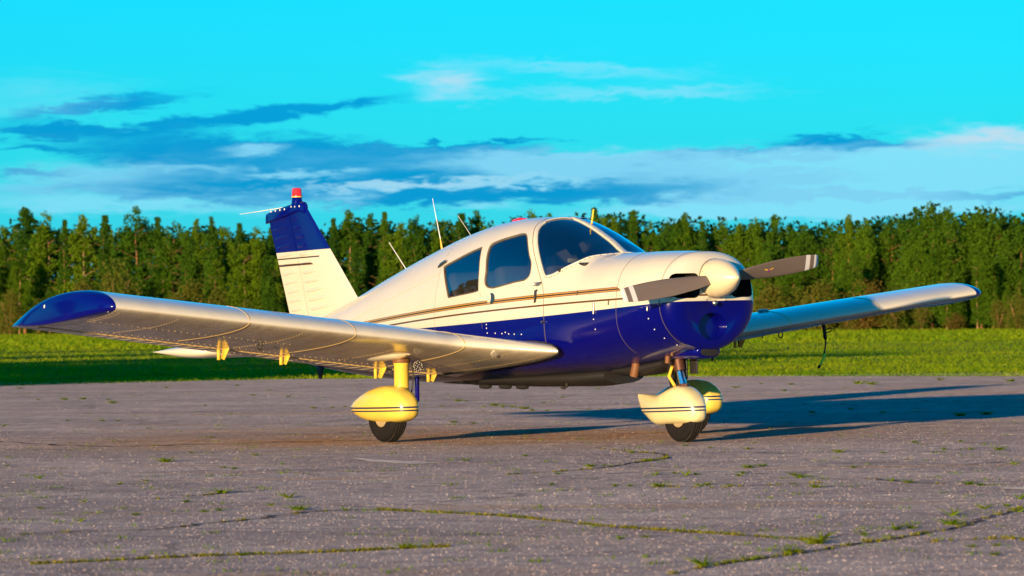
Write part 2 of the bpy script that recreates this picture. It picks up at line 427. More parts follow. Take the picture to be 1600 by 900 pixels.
edge_px = [(-40, 604), (0, 603), (120, 600), (240, 597), (360, 594), (480, 592), (640, 591), (800, 590), (950, 589), (1100, 588.5), (1300, 588), (1500, 588), (1600, 588), (1660, 588)]
edge = [gp(u, v)[:2] for u, v in edge_px]
edge = [p for i, p in enumerate(catmull(edge, 6, False))]
edge = [(p[0]+rng.normal(0, .12), p[1]+rng.normal(0, .12)) for p in edge]
outer = [(-10, 36), (30, 60), (110, 40), (120, -90), (20, -130), (-40, -70)]
poly = [(float(a), float(b)) for a, b in edge]+outer
o = mk('apron', [(x, y, 0.0) for x, y in poly]+[(x, y, -.12) for x, y in poly], [tuple(range(len(poly)))]+[(i, (i+1) % len(poly), (i+1) % len(poly)+len(poly), i+len(poly)) for i in range(len(poly))], MATS['apron_asphalt'], None, False)
bm = bmesh.new(); bm.from_mesh(o.data); bmesh.ops.recalc_face_normals(bm, faces=bm.faces); bmesh.ops.triangulate(bm, faces=[f for f in bm.faces if len(f.verts) > 4]); bm.to_mesh(o.data); bm.free()
o['kind'] = 'structure'; APRON = o

def m_field(N, b):
    co = N.n('ShaderNodeTexCoord').outputs['Object']; x, y, z = N.sep(co)
    s = N.add(N.mul(x, float(_r[0])), N.mul(y, float(_r[1]))); q = N.add(N.mul(x, float(FW[0])), N.mul(y, float(FW[1])))
    n1 = N.noise(N.comb(N.mul(s, .18), N.mul(q, .06), 0.0), 1.0, 5, .6, .4); n2 = N.noise(N.comb(N.mul(s, 1.2), N.mul(q, .35), 0.0), 1.0, 4, .6)
    c = N.mix(N.step(n1, .35, .65), (.09, .16, .010), (.20, .25, .014))
    c = N.mix(N.mul(N.step(n2, .5, .75), .5), c, (.22, .20, .025))
    N.put(b.inputs['Base Color'], c)
    N.put(b.inputs['Normal'], N.bump(N.noise(co, 1.6, 5, .75), 1.0, 1.2))
principled('field_grass', (.1, .17, .015), .95, spec=.1, build=m_field)
S = 2500
o = mk('grass_field', [(-S, -S, -.06), (S, -S, -.06), (S, S, -.06), (-S, S, -.06)], [(0, 1, 2, 3)], MATS['field_grass'], None, False); o['kind'] = 'structure'

def m_leafy(name, c1, c2, trans=.35, scale=1.2, rand=.5):
    m = bpy.data.materials.new(name); m.use_nodes = True; t = m.node_tree; t.nodes.clear(); N = NT(t)
    out = N.n('ShaderNodeOutputMaterial'); df = N.n('ShaderNodeBsdfDiffuse'); tl = N.n('ShaderNodeBsdfTranslucent'); mx = N.n('ShaderNodeMixShader')
    co = N.n('ShaderNodeTexCoord').outputs['Object']; oi = N.n('ShaderNodeObjectInfo')
    n = N.noise(co, scale, 3, .6)
    f = N.add(N.mul(N.step(n, .3, .7), 1-rand), N.mul(oi.outputs['Random'], rand))
    c = N.mix(f, c1, c2)
    t.links.new(c, df.inputs[0]); t.links.new(c, tl.inputs[0]); mx.inputs[0].default_value = trans
    t.links.new(df.outputs[0], mx.inputs[1]); t.links.new(tl.outputs[0], mx.inputs[2]); t.links.new(mx.outputs[0], out.inputs[0])
    MATS[name] = m; return m
m_leafy('blade_grass', (.09, .21, .006), (.29, .35, .012), .4, .22, .0)
m_leafy('weed_leaf', (.09, .17, .006), (.20, .24, .012), .3, 9.0, .5)
m_leafy('crack_moss', (.10, .13, .006), (.24, .21, .015), .2, 5.0, .0)

def quads_mesh(name, P, mat, kind=None, parent=None):
    """P: (n,4,3) array of quads -> one mesh"""
    n = len(P); me = bpy.data.meshes.new(name)
    me.vertices.add(n*4); me.vertices.foreach_set('co', P.reshape(-1).astype(np.float32))
    me.loops.add(n*4); me.loops.foreach_set('vertex_index', np.arange(n*4, dtype=np.int32))
    me.polygons.add(n); me.polygons.foreach_set('loop_start', np.arange(0, n*4, 4, dtype=np.int32))
    me.update(calc_edges=True); me.materials.append(mat)
    o = bpy.data.objects.new(name, me); COL.objects.link(o)
    if kind: o['kind'] = kind
    if parent is not None: o.parent = parent
    return o

def blades(pts, h, w, lean=.35):
    """grass blades: tapered quads at pts (n,3), heights h (n,), widths w (n,)"""
    n = len(pts); a = rng.uniform(0, 2*np.pi, n); l = rng.normal(0, lean, (n, 2))*h[:, None]
    sx = np.stack([np.cos(a)*w/2, np.sin(a)*w/2, np.zeros(n)], 1)
    top = pts + np.stack([l[:, 0], l[:, 1], h], 1)
    return np.stack([pts-sx, pts+sx, top+sx*.25, top-sx*.25], 1)

# meadow: blades thick near the apron's edge and thinner further out
n = 130000
u = rng.uniform(-60, 1660, n); dd = 62 + 120*rng.random(n)**1.6
dirs = FW[None, :2] + RT[None, :2]*((u-800)/FPX)[:, None]
pt = CAM[None, :2] + dirs*dd[:, None]
edge_a = np.array(edge)
def beyond_edge(p):
    # depth along the view of the apron's edge at the same bearing
    du = ((p-CAM[:2])@RT[:2])/((p-CAM[:2])@FW[:2]); dep = (p-CAM[:2])@FW[:2]
    eu = ((edge_a-CAM[:2])@RT[:2])/((edge_a-CAM[:2])@FW[:2]); ed = (edge_a-CAM[:2])@FW[:2]
    o_ = np.argsort(eu); return dep - np.interp(du, eu[o_], ed[o_])
be = beyond_edge(pt); pt = pt[be > -.15]
hh = rng.uniform(.02, .08, len(pt)); ww = rng.uniform(.015, .04, len(pt))
n2 = 60000; u2 = rng.uniform(-60, 1660, n2); d2 = 160+235*rng.random(n2)**.9
p2 = CAM[None, :2] + (FW[None, :2] + RT[None, :2]*((u2-800)/FPX)[:, None])*d2[:, None]
pt = np.vstack([pt, p2]); hh = np.concatenate([hh, rng.uniform(.05, .18, n2)]); ww = np.concatenate([ww, rng.uniform(.05, .14, n2)])
clump = np.sin(pt[:, 0]*.9+np.sin(pt[:, 1]*.7)*2)*np.sin(pt[:, 1]*.8)*.35+.85
o = quads_mesh('meadow_grass', blades(np.column_stack([pt, np.full(len(pt), -.06)]), hh*clump, ww, 1.1), MATS['blade_grass'], 'stuff')
o['label'] = 'green meadow grass between the apron and the forest'; o['category'] = 'grass'

# ------------------------------------------------------------------ the aeroplane
AC = bpy.data.objects.new('light_aircraft', None); COL.objects.link(AC)
AC['label'] = 'white and blue low-wing propeller aeroplane parked on the cracked apron'; AC['category'] = 'aeroplane'
AC.rotation_euler = (0.0100, 0, 0)              # stands a touch right wing low

ST = [ # x, belly z, crown z, half width, z of greatest width, exponent above, exponent below
(-6.02,.640,.900,.035,.78,2.0,2.0), (-5.70,.600,.955,.085,.80,2.0,2.0), (-5.40,.565,1.030,.140,.82,2.0,2.1),
(-4.80,.510,1.180,.250,.86,2.05,2.3), (-4.10,.470,1.385,.355,.90,2.1,2.6), (-3.45,.450,1.562,.440,.93,2.2,3.0),
(-2.65,.450,1.745,.530,.95,2.35,3.2), (-2.26,.460,1.803,.560,.97,2.4,3.2), (-1.85,.480,1.828,.575,1.0,2.45,3.2),
(-1.52,.500,1.824,.578,1.0,2.4,3.2), (-1.40,.507,1.800,.576,1.0,2.35,3.1), (-1.20,.520,1.735,.570,1.0,2.3,3.0),
(-0.95,.540,1.625,.560,1.0,2.3,2.8), (-0.70,.565,1.512,.548,1.0,2.45,2.6), (-0.30,.625,1.514,.530,1.03,2.6,2.4),
(0.00,.670,1.515,.510,1.06,2.6,2.25), (0.20,.700,1.510,.474,1.08,2.55,2.0), (0.32,.720,1.505,.446,1.09,2.5,1.92)]
_A = np.array(ST)
def pchip(xs, ys):
    h = np.diff(xs); d = np.diff(ys)/h; m = np.zeros(len(xs))
    for i in range(1, len(xs)-1):
        if d[i-1]*d[i] > 0:
            w1 = 2*h[i]+h[i-1]; w2 = h[i]+2*h[i-1]; m[i] = (w1+w2)/(w1/d[i-1]+w2/d[i])
    m[0] = d[0]; m[-1] = d[-1]
    def f(x):
        x = min(max(x, xs[0]), xs[-1]); i = min(max(int(np.searchsorted(xs, x))-1, 0), len(xs)-2); t = (x-xs[i])/h[i]
        return float((2*t**3-3*t*t+1)*ys[i]+(t**3-2*t*t+t)*h[i]*m[i]+(-2*t**3+3*t*t)*ys[i+1]+(t**3-t*t)*h[i]*m[i+1])
    return f
_F = [pchip(_A[:, 0], _A[:, i]) for i in range(1, 7)]
def sec(x): return [f(x) for f in _F]
def sp(x, w, off=0.0, side=-1):
    """point of the fuselage skin: w = -1 belly, 0 widest, 1 crown"""
    zb, zt, hw, zm, nt, nb = sec(x)
    a = abs(w)*math.pi/2; n = nt if w >= 0 else nb
    cy = max(math.cos(a), 0)**(2/n); sz = math.sin(a)**(2/n)
    hw += off
    y = hw*cy; z = zm+(zt+off-zm)*sz if w >= 0 else zm-(zm-zb+off)*sz
    return (x, side*y, z)
def wof(x, y, z):
    zb, zt, hw, zm, nt, nb = sec(x)
    up = z >= zm; n = nt if up else nb
    r = max((z-zm)/(zt-zm) if up else (zm-z)/(zm-zb), 0); q = abs(y)/hw
    w = math.atan2(r**(n/2), max(q, 1e-9)**(n/2))*2/math.pi
    return w if up else -w
def wz(x, z):
    zb, zt, hw, zm, nt, nb = sec(x); up = z >= zm; n = nt if up else nb
    r = min(max((z-zm)/(zt-zm) if up else (zm-z)/(zm-zb), 0), 1)
    w = math.asin(r**(n/2))*2/math.pi
    return w if up else -w
WS = .85                                       # metres per unit of w, roughly
def outline(pts3, n=5, smooth=True):
    p = [(x, wof(x, y, z)*WS) for x, y, z in pts3]
    return [tuple(q) for q in (catmull(p, n) if smooth else densify(p))]
def densify(p, step=.04):
    out = []
    for i in range(len(p)):
        a, b = np.array(p[i]), np.array(p[(i+1) % len(p)]); k = max(1, int(np.linalg.norm(b-a)/step))
        for j in range(k): out.append(a+(b-a)*j/k)
    return out
REAR_W = outline([(-2.762,-.435,1.435), (-2.47,-.439,1.516), (-2.186,-.432,1.586), (-2.101,-.522,1.396), (-2.066,-.557,1.232), (-2.31,-.545,1.206), (-2.565,-.526,1.181)], smooth=False)
DOOR_W = outline([(-1.98,-.531,1.393), (-2.03,-.484,1.516), (-2.045,-.441,1.595), (-2.001,-.428,1.621), (-1.811,-.406,1.661), (-1.658,-.382,1.685), (-1.585,-.395,1.669), (-1.51,-.437,1.611),
  (-1.419,-.485,1.506), (-1.363,-.506,1.444), (-1.342,-.531,1.366), (-1.371,-.543,1.328), (-1.451,-.552,1.308), (-1.75,-.561,1.267), (-1.876,-.561,1.258), (-1.947,-.556,1.279), (-1.974,-.547,1.323)], 3)
_post = lambda x: (x, -.030, sec(x)[1])
_side = [(-.714,-.035,1.52), (-.735,-.13,1.514), (-.775,-.225,1.508), (-.818,-.302,1.491), (-.851,-.37,1.462), (-.901,-.426,1.43), (-.969,-.469,1.395), (-1.043,-.50,1.36), (-1.092,-.512,1.348), (-1.148,-.517,1.35),
  (-1.237,-.491,1.441), (-1.355,-.439,1.569), (-1.432,-.39,1.652), (-1.503,-.325,1.729), (-1.540,-.235,1.786), (-1.515,-.164,1.807), (-1.471,-.09,1.812)]
WSH = [tuple(q) for q in catmull([(x, wof(x, y, z)*WS) for x, y, z in _side], 3, False)]
for x in np.linspace(-1.43, -.75, 22):
    zt = sec(x)[1]; q = .030/sec(x)[2]; n_ = sec(x)[4]
    a = math.acos(min(q**(n_/2), 1)); WSH.append((float(x), a*2/math.pi*WS))
HOLES = [REAR_W, DOOR_W, WSH]

def cdt_patch(boundary, holes, pts):
    """constrained triangulation of a region of the (x, w) plane"""
    V = [Vector(p) for p in pts]; E = []
    for loop in ([boundary] if boundary else [])+holes:
        o = len(V); V += [Vector(p) for p in loop]; E += [(o+i, o+(i+1) % len(loop)) for i in range(len(loop))]
    vo, eo, fo, *_ = delaunay_2d_cdt(V, E, [], 0, 1e-6)
    keep = []
    for f in fo:
        c = sum((vo[i] for i in f), Vector((0, 0)))/len(f)
        if boundary and not inside_poly(c, boundary): continue
        if any(inside_poly(c, h) for h in holes): continue
        keep.append(f)
    return vo, keep

def near_loop(p, loops, d):
    for l in loops:
        for q in l:
            if abs(p[0]-q[0]) < d and abs(p[1]-q[1]) < d: return True
    return False

def skin_half(x0, x1, holes, off):
    xs = list(np.arange(x0, x1, .06))+[x1]+[-.70]
    ws = np.concatenate([np.linspace(-1, 1, 45)])
    pts = []
    for x in sorted(set(float(v) for v in xs)):
        for w in ws:
            p = (x, float(w)*WS)
            if abs(w) < 1 and x0 < x < x1 and (near_loop(p, holes, .014) or any(inside_poly(p, h) for h in holes)): continue
            pts.append(p)
    bnd = [(x0-.001, -WS-.001), (x1+.001, -WS-.001), (x1+.001, WS+.001), (x0-.001, WS+.001)]
    V, Fc = [Vector(p) for p in pts], []
    E = []
    for loop in holes:
        o = len(V); V += [Vector(p) for p in loop]; E += [(o+i, o+(i+1) % len(loop)) for i in range(len(loop))]
    vo, eo, fo, *_ = delaunay_2d_cdt(V, E, [], 0, 1e-6)
    keep = [f for f in fo if not any(inside_poly(sum((vo[i] for i in f), Vector((0, 0)))/len(f), h) for h in holes)]
    P = [sp(v[0], max(-1, min(1, v[1]/WS)), off) for v in vo]
    return P, keep

def mirrored(P, Fc):
    n = len(P); V = list(P)+[(x, -y, z) for x, y, z in P]
    return V, [tuple(f) for f in Fc]+[tuple(i+n for i in reversed(f)) for f in Fc]

def weld(o, d=.0015):
    bm = bmesh.new(); bm.from_mesh(o.data); bmesh.ops.remove_doubles(bm, verts=bm.verts, dist=d); bmesh.ops.recalc_face_normals(bm, faces=bm.faces); bm.to_mesh(o.data); bm.free(); return o

P, Fc = skin_half(-6.02, .32, HOLES, 0.0)
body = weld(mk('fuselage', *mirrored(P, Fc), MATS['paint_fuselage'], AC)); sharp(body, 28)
P, Fc = skin_half(-3.0, -.66, HOLES, -.022)
weld(mk('cabin_liner', *mirrored(P, Fc), MATS['interior'], AC))
# window reveals: the skin's edge turned inwards
def reveal(loop, side):
    a = [sp(x, w/WS, 0, side) for x, w in loop]; b = [sp(x, w/WS, -.024, side) for x, w in loop]
    return loft([a, b])
def pane(name, loop, side, mat, parent, off=-.007, label=None):
    cx = sum(p[0] for p in loop)/len(loop); cw = sum(p[1] for p in loop)/len(loop)
    xs = [p[0] for p in loop]; w_ = [p[1] for p in loop]; pts = []
    for x in np.arange(min(xs), max(xs), .035):
        for w in np.arange(min(w_), max(w_), .035):
            if inside_poly((x, w), loop) and not near_loop((x, w), [loop], .012): pts.append((float(x), float(w)))
    vo, fo = cdt_patch(loop, [], pts)
    V = [sp(v[0], max(-1, min(1, v[1]/WS)), off, side) for v in vo]
    o = fixn(mk(name, V, fo, mat, parent))
    if label: o['label'] = label
    return o
def offset_loop(loop, d):
    P = [np.array(p) for p in loop]; n = len(P); ar = sum(P[i-1][0]*P[i][1]-P[i][0]*P[i-1][1] for i in range(n)); sgn = 1 if ar > 0 else -1
    out = []
    for i in range(n):
        t = P[(i+1) % n]-P[i-1]; l = np.linalg.norm(t)+1e-9; nn = np.array([t[1], -t[0]])/l*sgn
        out.append(P[i]+nn*d)
    return out
def seal(loop, side, parent, w=.011, mat='black_rubber', name='window_seal', up=.003):
    a = loop; b = offset_loop(loop, w)
    f = lambda L, o: [sp(p[0], max(-1, min(1, p[1]/WS)), o, side) for p in L]
    V, Fc = loft([f(a, -.008), f(a, up), f(b, up), f(b, -.002)])
    return fixn(mk(name, V, Fc, MATS[mat], parent))
for side in (-1, 1):
    for nm, lp, gm, sw in (('rear_window', REAR_W, 'window_glass', .006), ('door_window', DOOR_W, 'window_glass', .008), ('windshield', WSH, 'windshield_glass', .012)):
        p = pane(nm, lp, side, MATS[gm], AC)
        seal(lp, side, p, sw, 'seam_dark' if nm != 'windshield' else 'paint_white')
        V, Fc = reveal(lp, side); fixn(mk('window_reveal', V, Fc, MATS['interior'], p))

def skin_line(name, pts, rad, mat, parent, side=-1, off=.0, seg=6):
    return tube(name, [sp(x, w, off, side) for x, w in pts], rad, MATS[mat], parent, seg)
def skin_xz(pts, n=6): return [(x, wz(x, z)) for x, z in catmull(pts, n, False)]
# cabin door outline, cowling joints, skin joints (thin dark gaps)
door_px = [(-1.62,-.16,1.812), (-1.586,-.288,1.758), (-1.518,-.367,1.694), (-1.422,-.442,1.583), (-1.302,-.495,1.452), (-1.19,-.531,1.321), (-1.128,-.551,1.217), (-1.103,-.566,.985), (-1.10,-.566,.80)]
dl = catmull([(x, wof(x, y, z)) for x, y, z in door_px], 5, False)
skin_line('door_seam', dl, .0028, 'seam_dark', AC)
skin_line('door_seam', [(x, wz(x, z)) for x, z in ((-2.08, 1.66), (-2.07, 1.45), (-2.03, 1.2), (-2.0, .95), (-1.99, .8))], .0015, 'seam_dark', AC)
for side in (-1, 1):
    skin_line('cowl_seam', [(-.16-.10*max(w, 0)**2, w) for w in np.linspace(-.6, .97, 30)], .0022, 'seam_dark', AC, side)
    skin_line('skin_seam', [(-2.80, w) for w in np.linspace(-.3, .66, 18)], .0012, 'seam_dark', AC, side)
    skin_line('skin_seam', [(x, wz(x, 1.335+.232*(x+3.0))) for x in np.linspace(-4.85, -2.82, 24)], .0014, 'seam_gold', AC, side)
# windscreen centre post with its screws
post_pts = np.linspace(-1.46, -.705, 26)
ring = []
for x in post_pts:
    z = sec(x)[1]; ring.append([(x, -.030, z-.02), (x, -.031, z+.001), (x, -.024, z+.006), (x, .024, z+.006), (x, .031, z+.001), (x, .030, z-.02)])
post = fixn(mk('windshield_post', *loft(ring, True, True, True), MATS['paint_white'], AC)); sharp(post, 40)
g = []
for x in np.linspace(-1.4, -.76, 9):
    for y in (-.019, .019): g.append(lathe_geo([(0, .006), (.002, .0055), (.003, .003)], (x, y, sec(x)[1]+.0055), (0, 0, 1), 8))
mk('screws', *join_geo(g), MATS['steel'], post, True, 'stuff')
g = []
for p in catmull([(x+.012, y*1.02, z-.022) for x, y, z in _side[1:10]], 2, False):
    x = p[0]; g.append(lathe_geo([(0, .005), (.003, .004)], sp(x, wof(x, p[1], p[2]), .0005), (0, -.8, .6), 8))
mk('windshield_screws', *join_geo(g), MATS['seam_dark'], AC, True, 'stuff')

# ---- nose bowl with its two cooling intakes and the round air inlet below
XS = .32; zb, zt, hw, zm, nt, nb = sec(XS); ZC = 1.135
def bowl_pt(k, t):
    """k 1..0 from the joint to the centre of the front face; t angle round the section"""
    c, s = math.cos(t), math.sin(t); n = nt if s >= 0 else nb
    y = hw*math.copysign(abs(c)**(2/n), c); z = zm+((zt-zm) if s >= 0 else (zm-zb))*math.copysign(abs(s)**(2/n), s)
    kk = max(k, .60); ph = math.acos(min(1, max(0, (kk-.60)/.40)))
    x = XS+.128*math.sin(ph)+(.012*(.60-k)/.60 if k < .60 else 0)
    return (x-.05*max(0, -(s))*(1-math.cos(ph)), y*k, ZC+(z-ZC)*k)
def bowl_inv(y, z):
    """front-view point -> (k, t)"""
    lo, hi = 0.02, 1.0
    def over(k):
        zz = ZC+(z-ZC)/k; yy = y/k
        r = (zz-zm)/(zt-zm) if zz >= zm else (zm-zz)/(zm-zb); n = nt if zz >= zm else nb
        return (abs(yy)/hw)**n+abs(r)**n-1
    for _ in range(50):
        m_ = (lo+hi)/2
        if over(m_) > 0: lo = m_
        else: hi = m_
    k = hi; zz = ZC+(z-ZC)/k; yy = y/k
    up = zz >= zm; n = nt if up else nb; r = abs(zz-zm)/((zt-zm) if up else (zm-zb))
    t = math.atan2(r**(n/2), (abs(yy)/hw)**(n/2)); t = t if up else -t
    return k, (t if y >= 0 else math.pi-t)
def rrect(y0, y1, z0, z1, rad, n=6):
    out = []
    for cy, cz, a0 in ((y1-rad, z1-rad, 0), (y0+rad, z1-rad, 90), (y0+rad, z0+rad, 180), (y1-rad, z0+rad, 270)):
        for k in range(n+1):
            a = R(a0+90*k/n); out.append((cy+rad*math.cos(a), cz+rad*math.sin(a)))
    return densify(out, .02)
IN_R = [tuple(p) for p in rrect(-.395, -.150, 1.140, 1.335, .055)]
IN_L = [(-y, z) for y, z in IN_R]
AIR = [(.138*math.cos(2*math.pi*k/40), .915+.108*math.sin(2*math.pi*k/40)) for k in range(40)]
fh = [IN_R, IN_L, AIR]
# triangulate in the front view (polar grid of k and t projected to y, z)
pts = []
ks = [1.0, .995, .985, .97, .95, .93, .905, .88, .85, .82, .79, .76, .73, .70, .67, .64, .615, .6, .5, .4, .3, .2]
for k in ks:
    for j in range(96):
        p = bowl_pt(k, 2*math.pi*j/96); q = (p[1], p[2])
        if k < .99 and (near_loop(q, fh, .008) or any(inside_poly(q, h) for h in fh)): continue
        pts.append(q)
vo, fo = cdt_patch(None, fh, pts)
V = []
for v in vo:
    k, t = bowl_inv(v[0], v[1]); x = bowl_pt(k, t)[0]
    V.append((x, v[0], v[1]))
bowl = fixn(mk('nose_bowl', V, fo, MATS['paint_fuselage'], AC)); sharp(bowl, 50)
def duct(loop, depth, mat, parent, name, back=None, shrink=.92):
    cy = sum(p[0] for p in loop)/len(loop); cz = sum(p[1] for p in loop)/len(loop)
    def at(s, dx): return [(bowl_pt(*bowl_inv(y, z))[0]-dx, cy+(y-cy)*s, cz+(z-cz)*s) for y, z in loop]
    rr = [at(1.0, 0), at(.985, .012), at(shrink, depth)]
    o = mk(name, *loft(rr, True, False, False), mat, parent); fixn(o)
    bx = min(p[0] for p in rr[-1])
    plate = mk(back or 'duct_back', [(bx, p[1], p[2]) for p in at(shrink*1.01, depth)], [tuple(range(len(loop)))], MATS['dark_cavity'], o, False)
    return o, plate
for lp in (IN_R, IN_L): duct(lp, .16, MATS['dark_metal'], bowl, 'cooling_intake')
d_, pl = duct(AIR, .085, MATS['paint_blue'], bowl, 'air_inlet', 'inlet_cover', .93)
pl.data.materials.clear(); pl.data.materials.append(MATS['paint_blue'])
for side in (-1, 1): skin_line('bowl_seam', [(.318, w) for w in np.linspace(-1, 1, 48)], .0025, 'seam_dark', AC, side)
# small chin scoop and outlet under the cowling
def blob(name, st, mat, parent, n=24, exp=2.2, yc=0.0, label=None):
    """stations (x, z low, z high, half width)"""
    rings = []
    for x, zl, zh, w in st:
        c = (zl+zh)/2; h = (zh-zl)/2
        rings.append([(x, yc+w*math.copysign(abs(math.cos(a))**(2/exp), math.cos(a)), c+h*math.copysign(abs(math.sin(a))**(2/exp), math.sin(a))) for a in (2*math.pi*j/n for j in range(n))])
    o = fixn(mk(name, *loft(rings, True, True, True), mat, parent)); return sharp(o, 60)
blob('chin_scoop', [(.36, .70, .77, .10), (.34, .665, .77, .12), (.2, .655, .77, .125), (0, .655, .75, .12), (-.2, .64, .70, .09)], MATS['paint_blue'], AC)
blob('scoop_mouth', [(.368, .685, .745, .085), (.362, .682, .75, .088)], MATS['dark_cavity'], AC)
blob('belly_outlet', [(-.15, .60, .66, .10), (-.35, .535, .64, .16), (-.55, .52, .62, .17), (-.75, .53, .60, .16)], MATS['dark_metal'], AC)
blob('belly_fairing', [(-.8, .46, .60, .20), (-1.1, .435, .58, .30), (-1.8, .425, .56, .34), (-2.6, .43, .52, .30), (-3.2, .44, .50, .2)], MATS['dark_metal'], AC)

# ---- spinner and propeller
ZP = 1.292; PX = .535
sp_prof = [(0, .153), (.03, .154), (.07, .150), (.11, .140), (.15, .124), (.19, .102), (.23, .074), (.265, .044), (.29, .020), (.305, .0)]
spin = lathe('spinner', sp_prof, (.455, 0, ZP), (1, 0, 0), MATS['paint_spinner'], AC, 48, ang=60)
lathe('spinner_plate', [(0, .156), (.014, .156)], (.446, 0, ZP), (1, 0, 0), MATS['steel'], spin, 48)
g = []
for k in range(12):
    a = 2*math.pi*(k+.3)/12; g.append(lathe_geo([(0, .006), (.003, .005)], (.485, .153*math.cos(a), ZP+.152*math.sin(a)), (0, math.cos(a), math.sin(a)), 8))
mk('spinner_screws', *join_geo(g), MATS['steel'], spin, True, 'stuff')
prop = bpy.data.objects.new('propeller', None); COL.objects.link(prop); prop.parent = AC
prop.location = (PX, 0, ZP)
def blade(ang):
    RR = .965; rings = []
    for s in np.linspace(.06, 1.0, 30):
        rr = s*RR
        ch = np.interp(s, [.06, .16, .28, .5, .72, .88, .97, 1.0], [.080, .096, .128, .155, .152, .136, .114, .094])
        th = np.interp(s, [.06, .16, .3, .6, 1.0], [.062, .048, .030, .018, .007])
        tw = R(np.interp(s, [.06, .3, .6, 1.0], [48, 38, 27, 20]))
        ring = []
        for j in range(20):
            a = 2*math.pi*j/20; cx = ch/2*math.cos(a); tz = th/2*math.sin(a)*(1-.35*math.cos(a))
            # chord lies mostly in the disc plane (z), pitched towards x
            ring.append((cx*math.sin(tw)+tz*math.cos(tw), rr, cx*math.cos(tw)-tz*math.sin(tw)))
        rings.append(ring)
    o = fixn(mk('blade', *loft(rings, True, True, True), MATS['propeller_paint'], prop))
    o.rotation_euler = (ang, 0, 0); return o
b_far = blade(R(7.4)); b_near = blade(R(187.4))
lathe('hub', [(-.05, .06), (.05, .06)], (0, 0, 0), (1, 0, 0), MATS['dark_metal'], prop, 20)
# small winged emblem on the far blade
for nm, pts_, mt in (('emblem', [(-.012, 0), (0, -.014), (.012, 0), (0, .012)], 'purple_paint'), ('emblem', [(.010, .002), (.045, .012), (.040, .022), (.008, .010)], 'gold_paint'), ('emblem', [(-.010, .002), (-.045, .012), (-.040, .022), (-.008, .010)], 'gold_paint')):
    rr = .46; tw = R(31)
    V = []
    for a, c in pts_:
        V.append((math.cos(tw)*.0135+c*math.sin(tw), rr+a, c*math.cos(tw)-.0135*math.sin(tw)))
    prism(nm, V, (.0015, 0, 0), MATS[mt], b_far, 0)

# ---- wings
def af(c):
    t, m_, p = .140, .040, .40
    yt = 5*t*(.2969*math.sqrt(c)-.126*c-.3516*c*c+.2843*c**3-.1036*c**4)
    yc = m_/p**2*(2*p*c-c*c) if c < p else m_/(1-p)**2*((1-2*p)+2*p*c-c*c)
    return yc+yt, .15*yc-.52*yt          # nearly flat underside behind a small nose radius
def chordline(y, s=-1):
    le = [-1.39 + (.52*min(1, (1.22-y)/.62)**1.25 if y < 1.22 else 0), .660+(.114 if s < 0 else .1105)*y]
    if y < .60: le[0] -= .34*((.60-y)/.08)**2 if y > .52 else .34
    te = [-3.02, .434+.132*y-(.05*max(0, 1-(y-.6)/3.9) if s > 0 else 0)]      # the far flap hangs a little
    return le, te
def wp(y, c, upper, s, off=0.0):
    le, te = chordline(y, s); L = te[0]-le[0]; ch = -L
    u_, l_ = af(c); kt = 1.63*(1-.22*max(0, min(1, (1.3-y)/.7))) if y < 1.3 else 1.63          # the root glove is thin
    if s > 0: kt *= 1-.24*max(0, (y-1.6)/2.7)
    v = (u_ if upper else l_)*kt
    return (le[0]+L*c+ (0), s*y, le[1]+(te[1]-le[1])*c+v+(off if upper else -off))
CS = [.5*(1-math.cos(math.pi*i/26)) for i in range(27)]
def airfoil_ring(y, s, c0, c1, n=22):
    cs = [c0+(c1-c0)*(.5*(1-math.cos(math.pi*i/n)) if c0 > 0 else (1-math.cos(math.pi/2*i/n))) for i in range(n+1)]
    up = [wp(y, c, True, s) for c in reversed(cs)]; lo_ = [wp(y, c, False, s) for c in (cs[1:] if c0 == 0 else cs)]
    if c1 >= 1: lo_ = lo_[:-1] if c0 == 0 else lo_[:-1]
    return up+lo_
def ridge(name, a, b, h, w, mat, parent, nrm):
    """low rounded bead pressed into a skin, from a to b"""
    a, b, nv = Vector(a), Vector(b), Vector(nrm); t = (b-a).normalized(); sd_ = t.cross(nv).normalized(); rings = []
    for f in np.linspace(0, 1, 9):
        k = math.sin(math.pi*min(max(f, .0), 1))**.35; p = a+(b-a)*f
        rings.append([p-sd_*w/2-nv*.004, p-sd_*w*.25*k+nv*h*.8*k, p+nv*h*k, p+sd_*w*.25*k+nv*h*.8*k, p+sd_*w/2-nv*.004])
    return fixn(mk(name, *loft(rings, False), mat, parent))
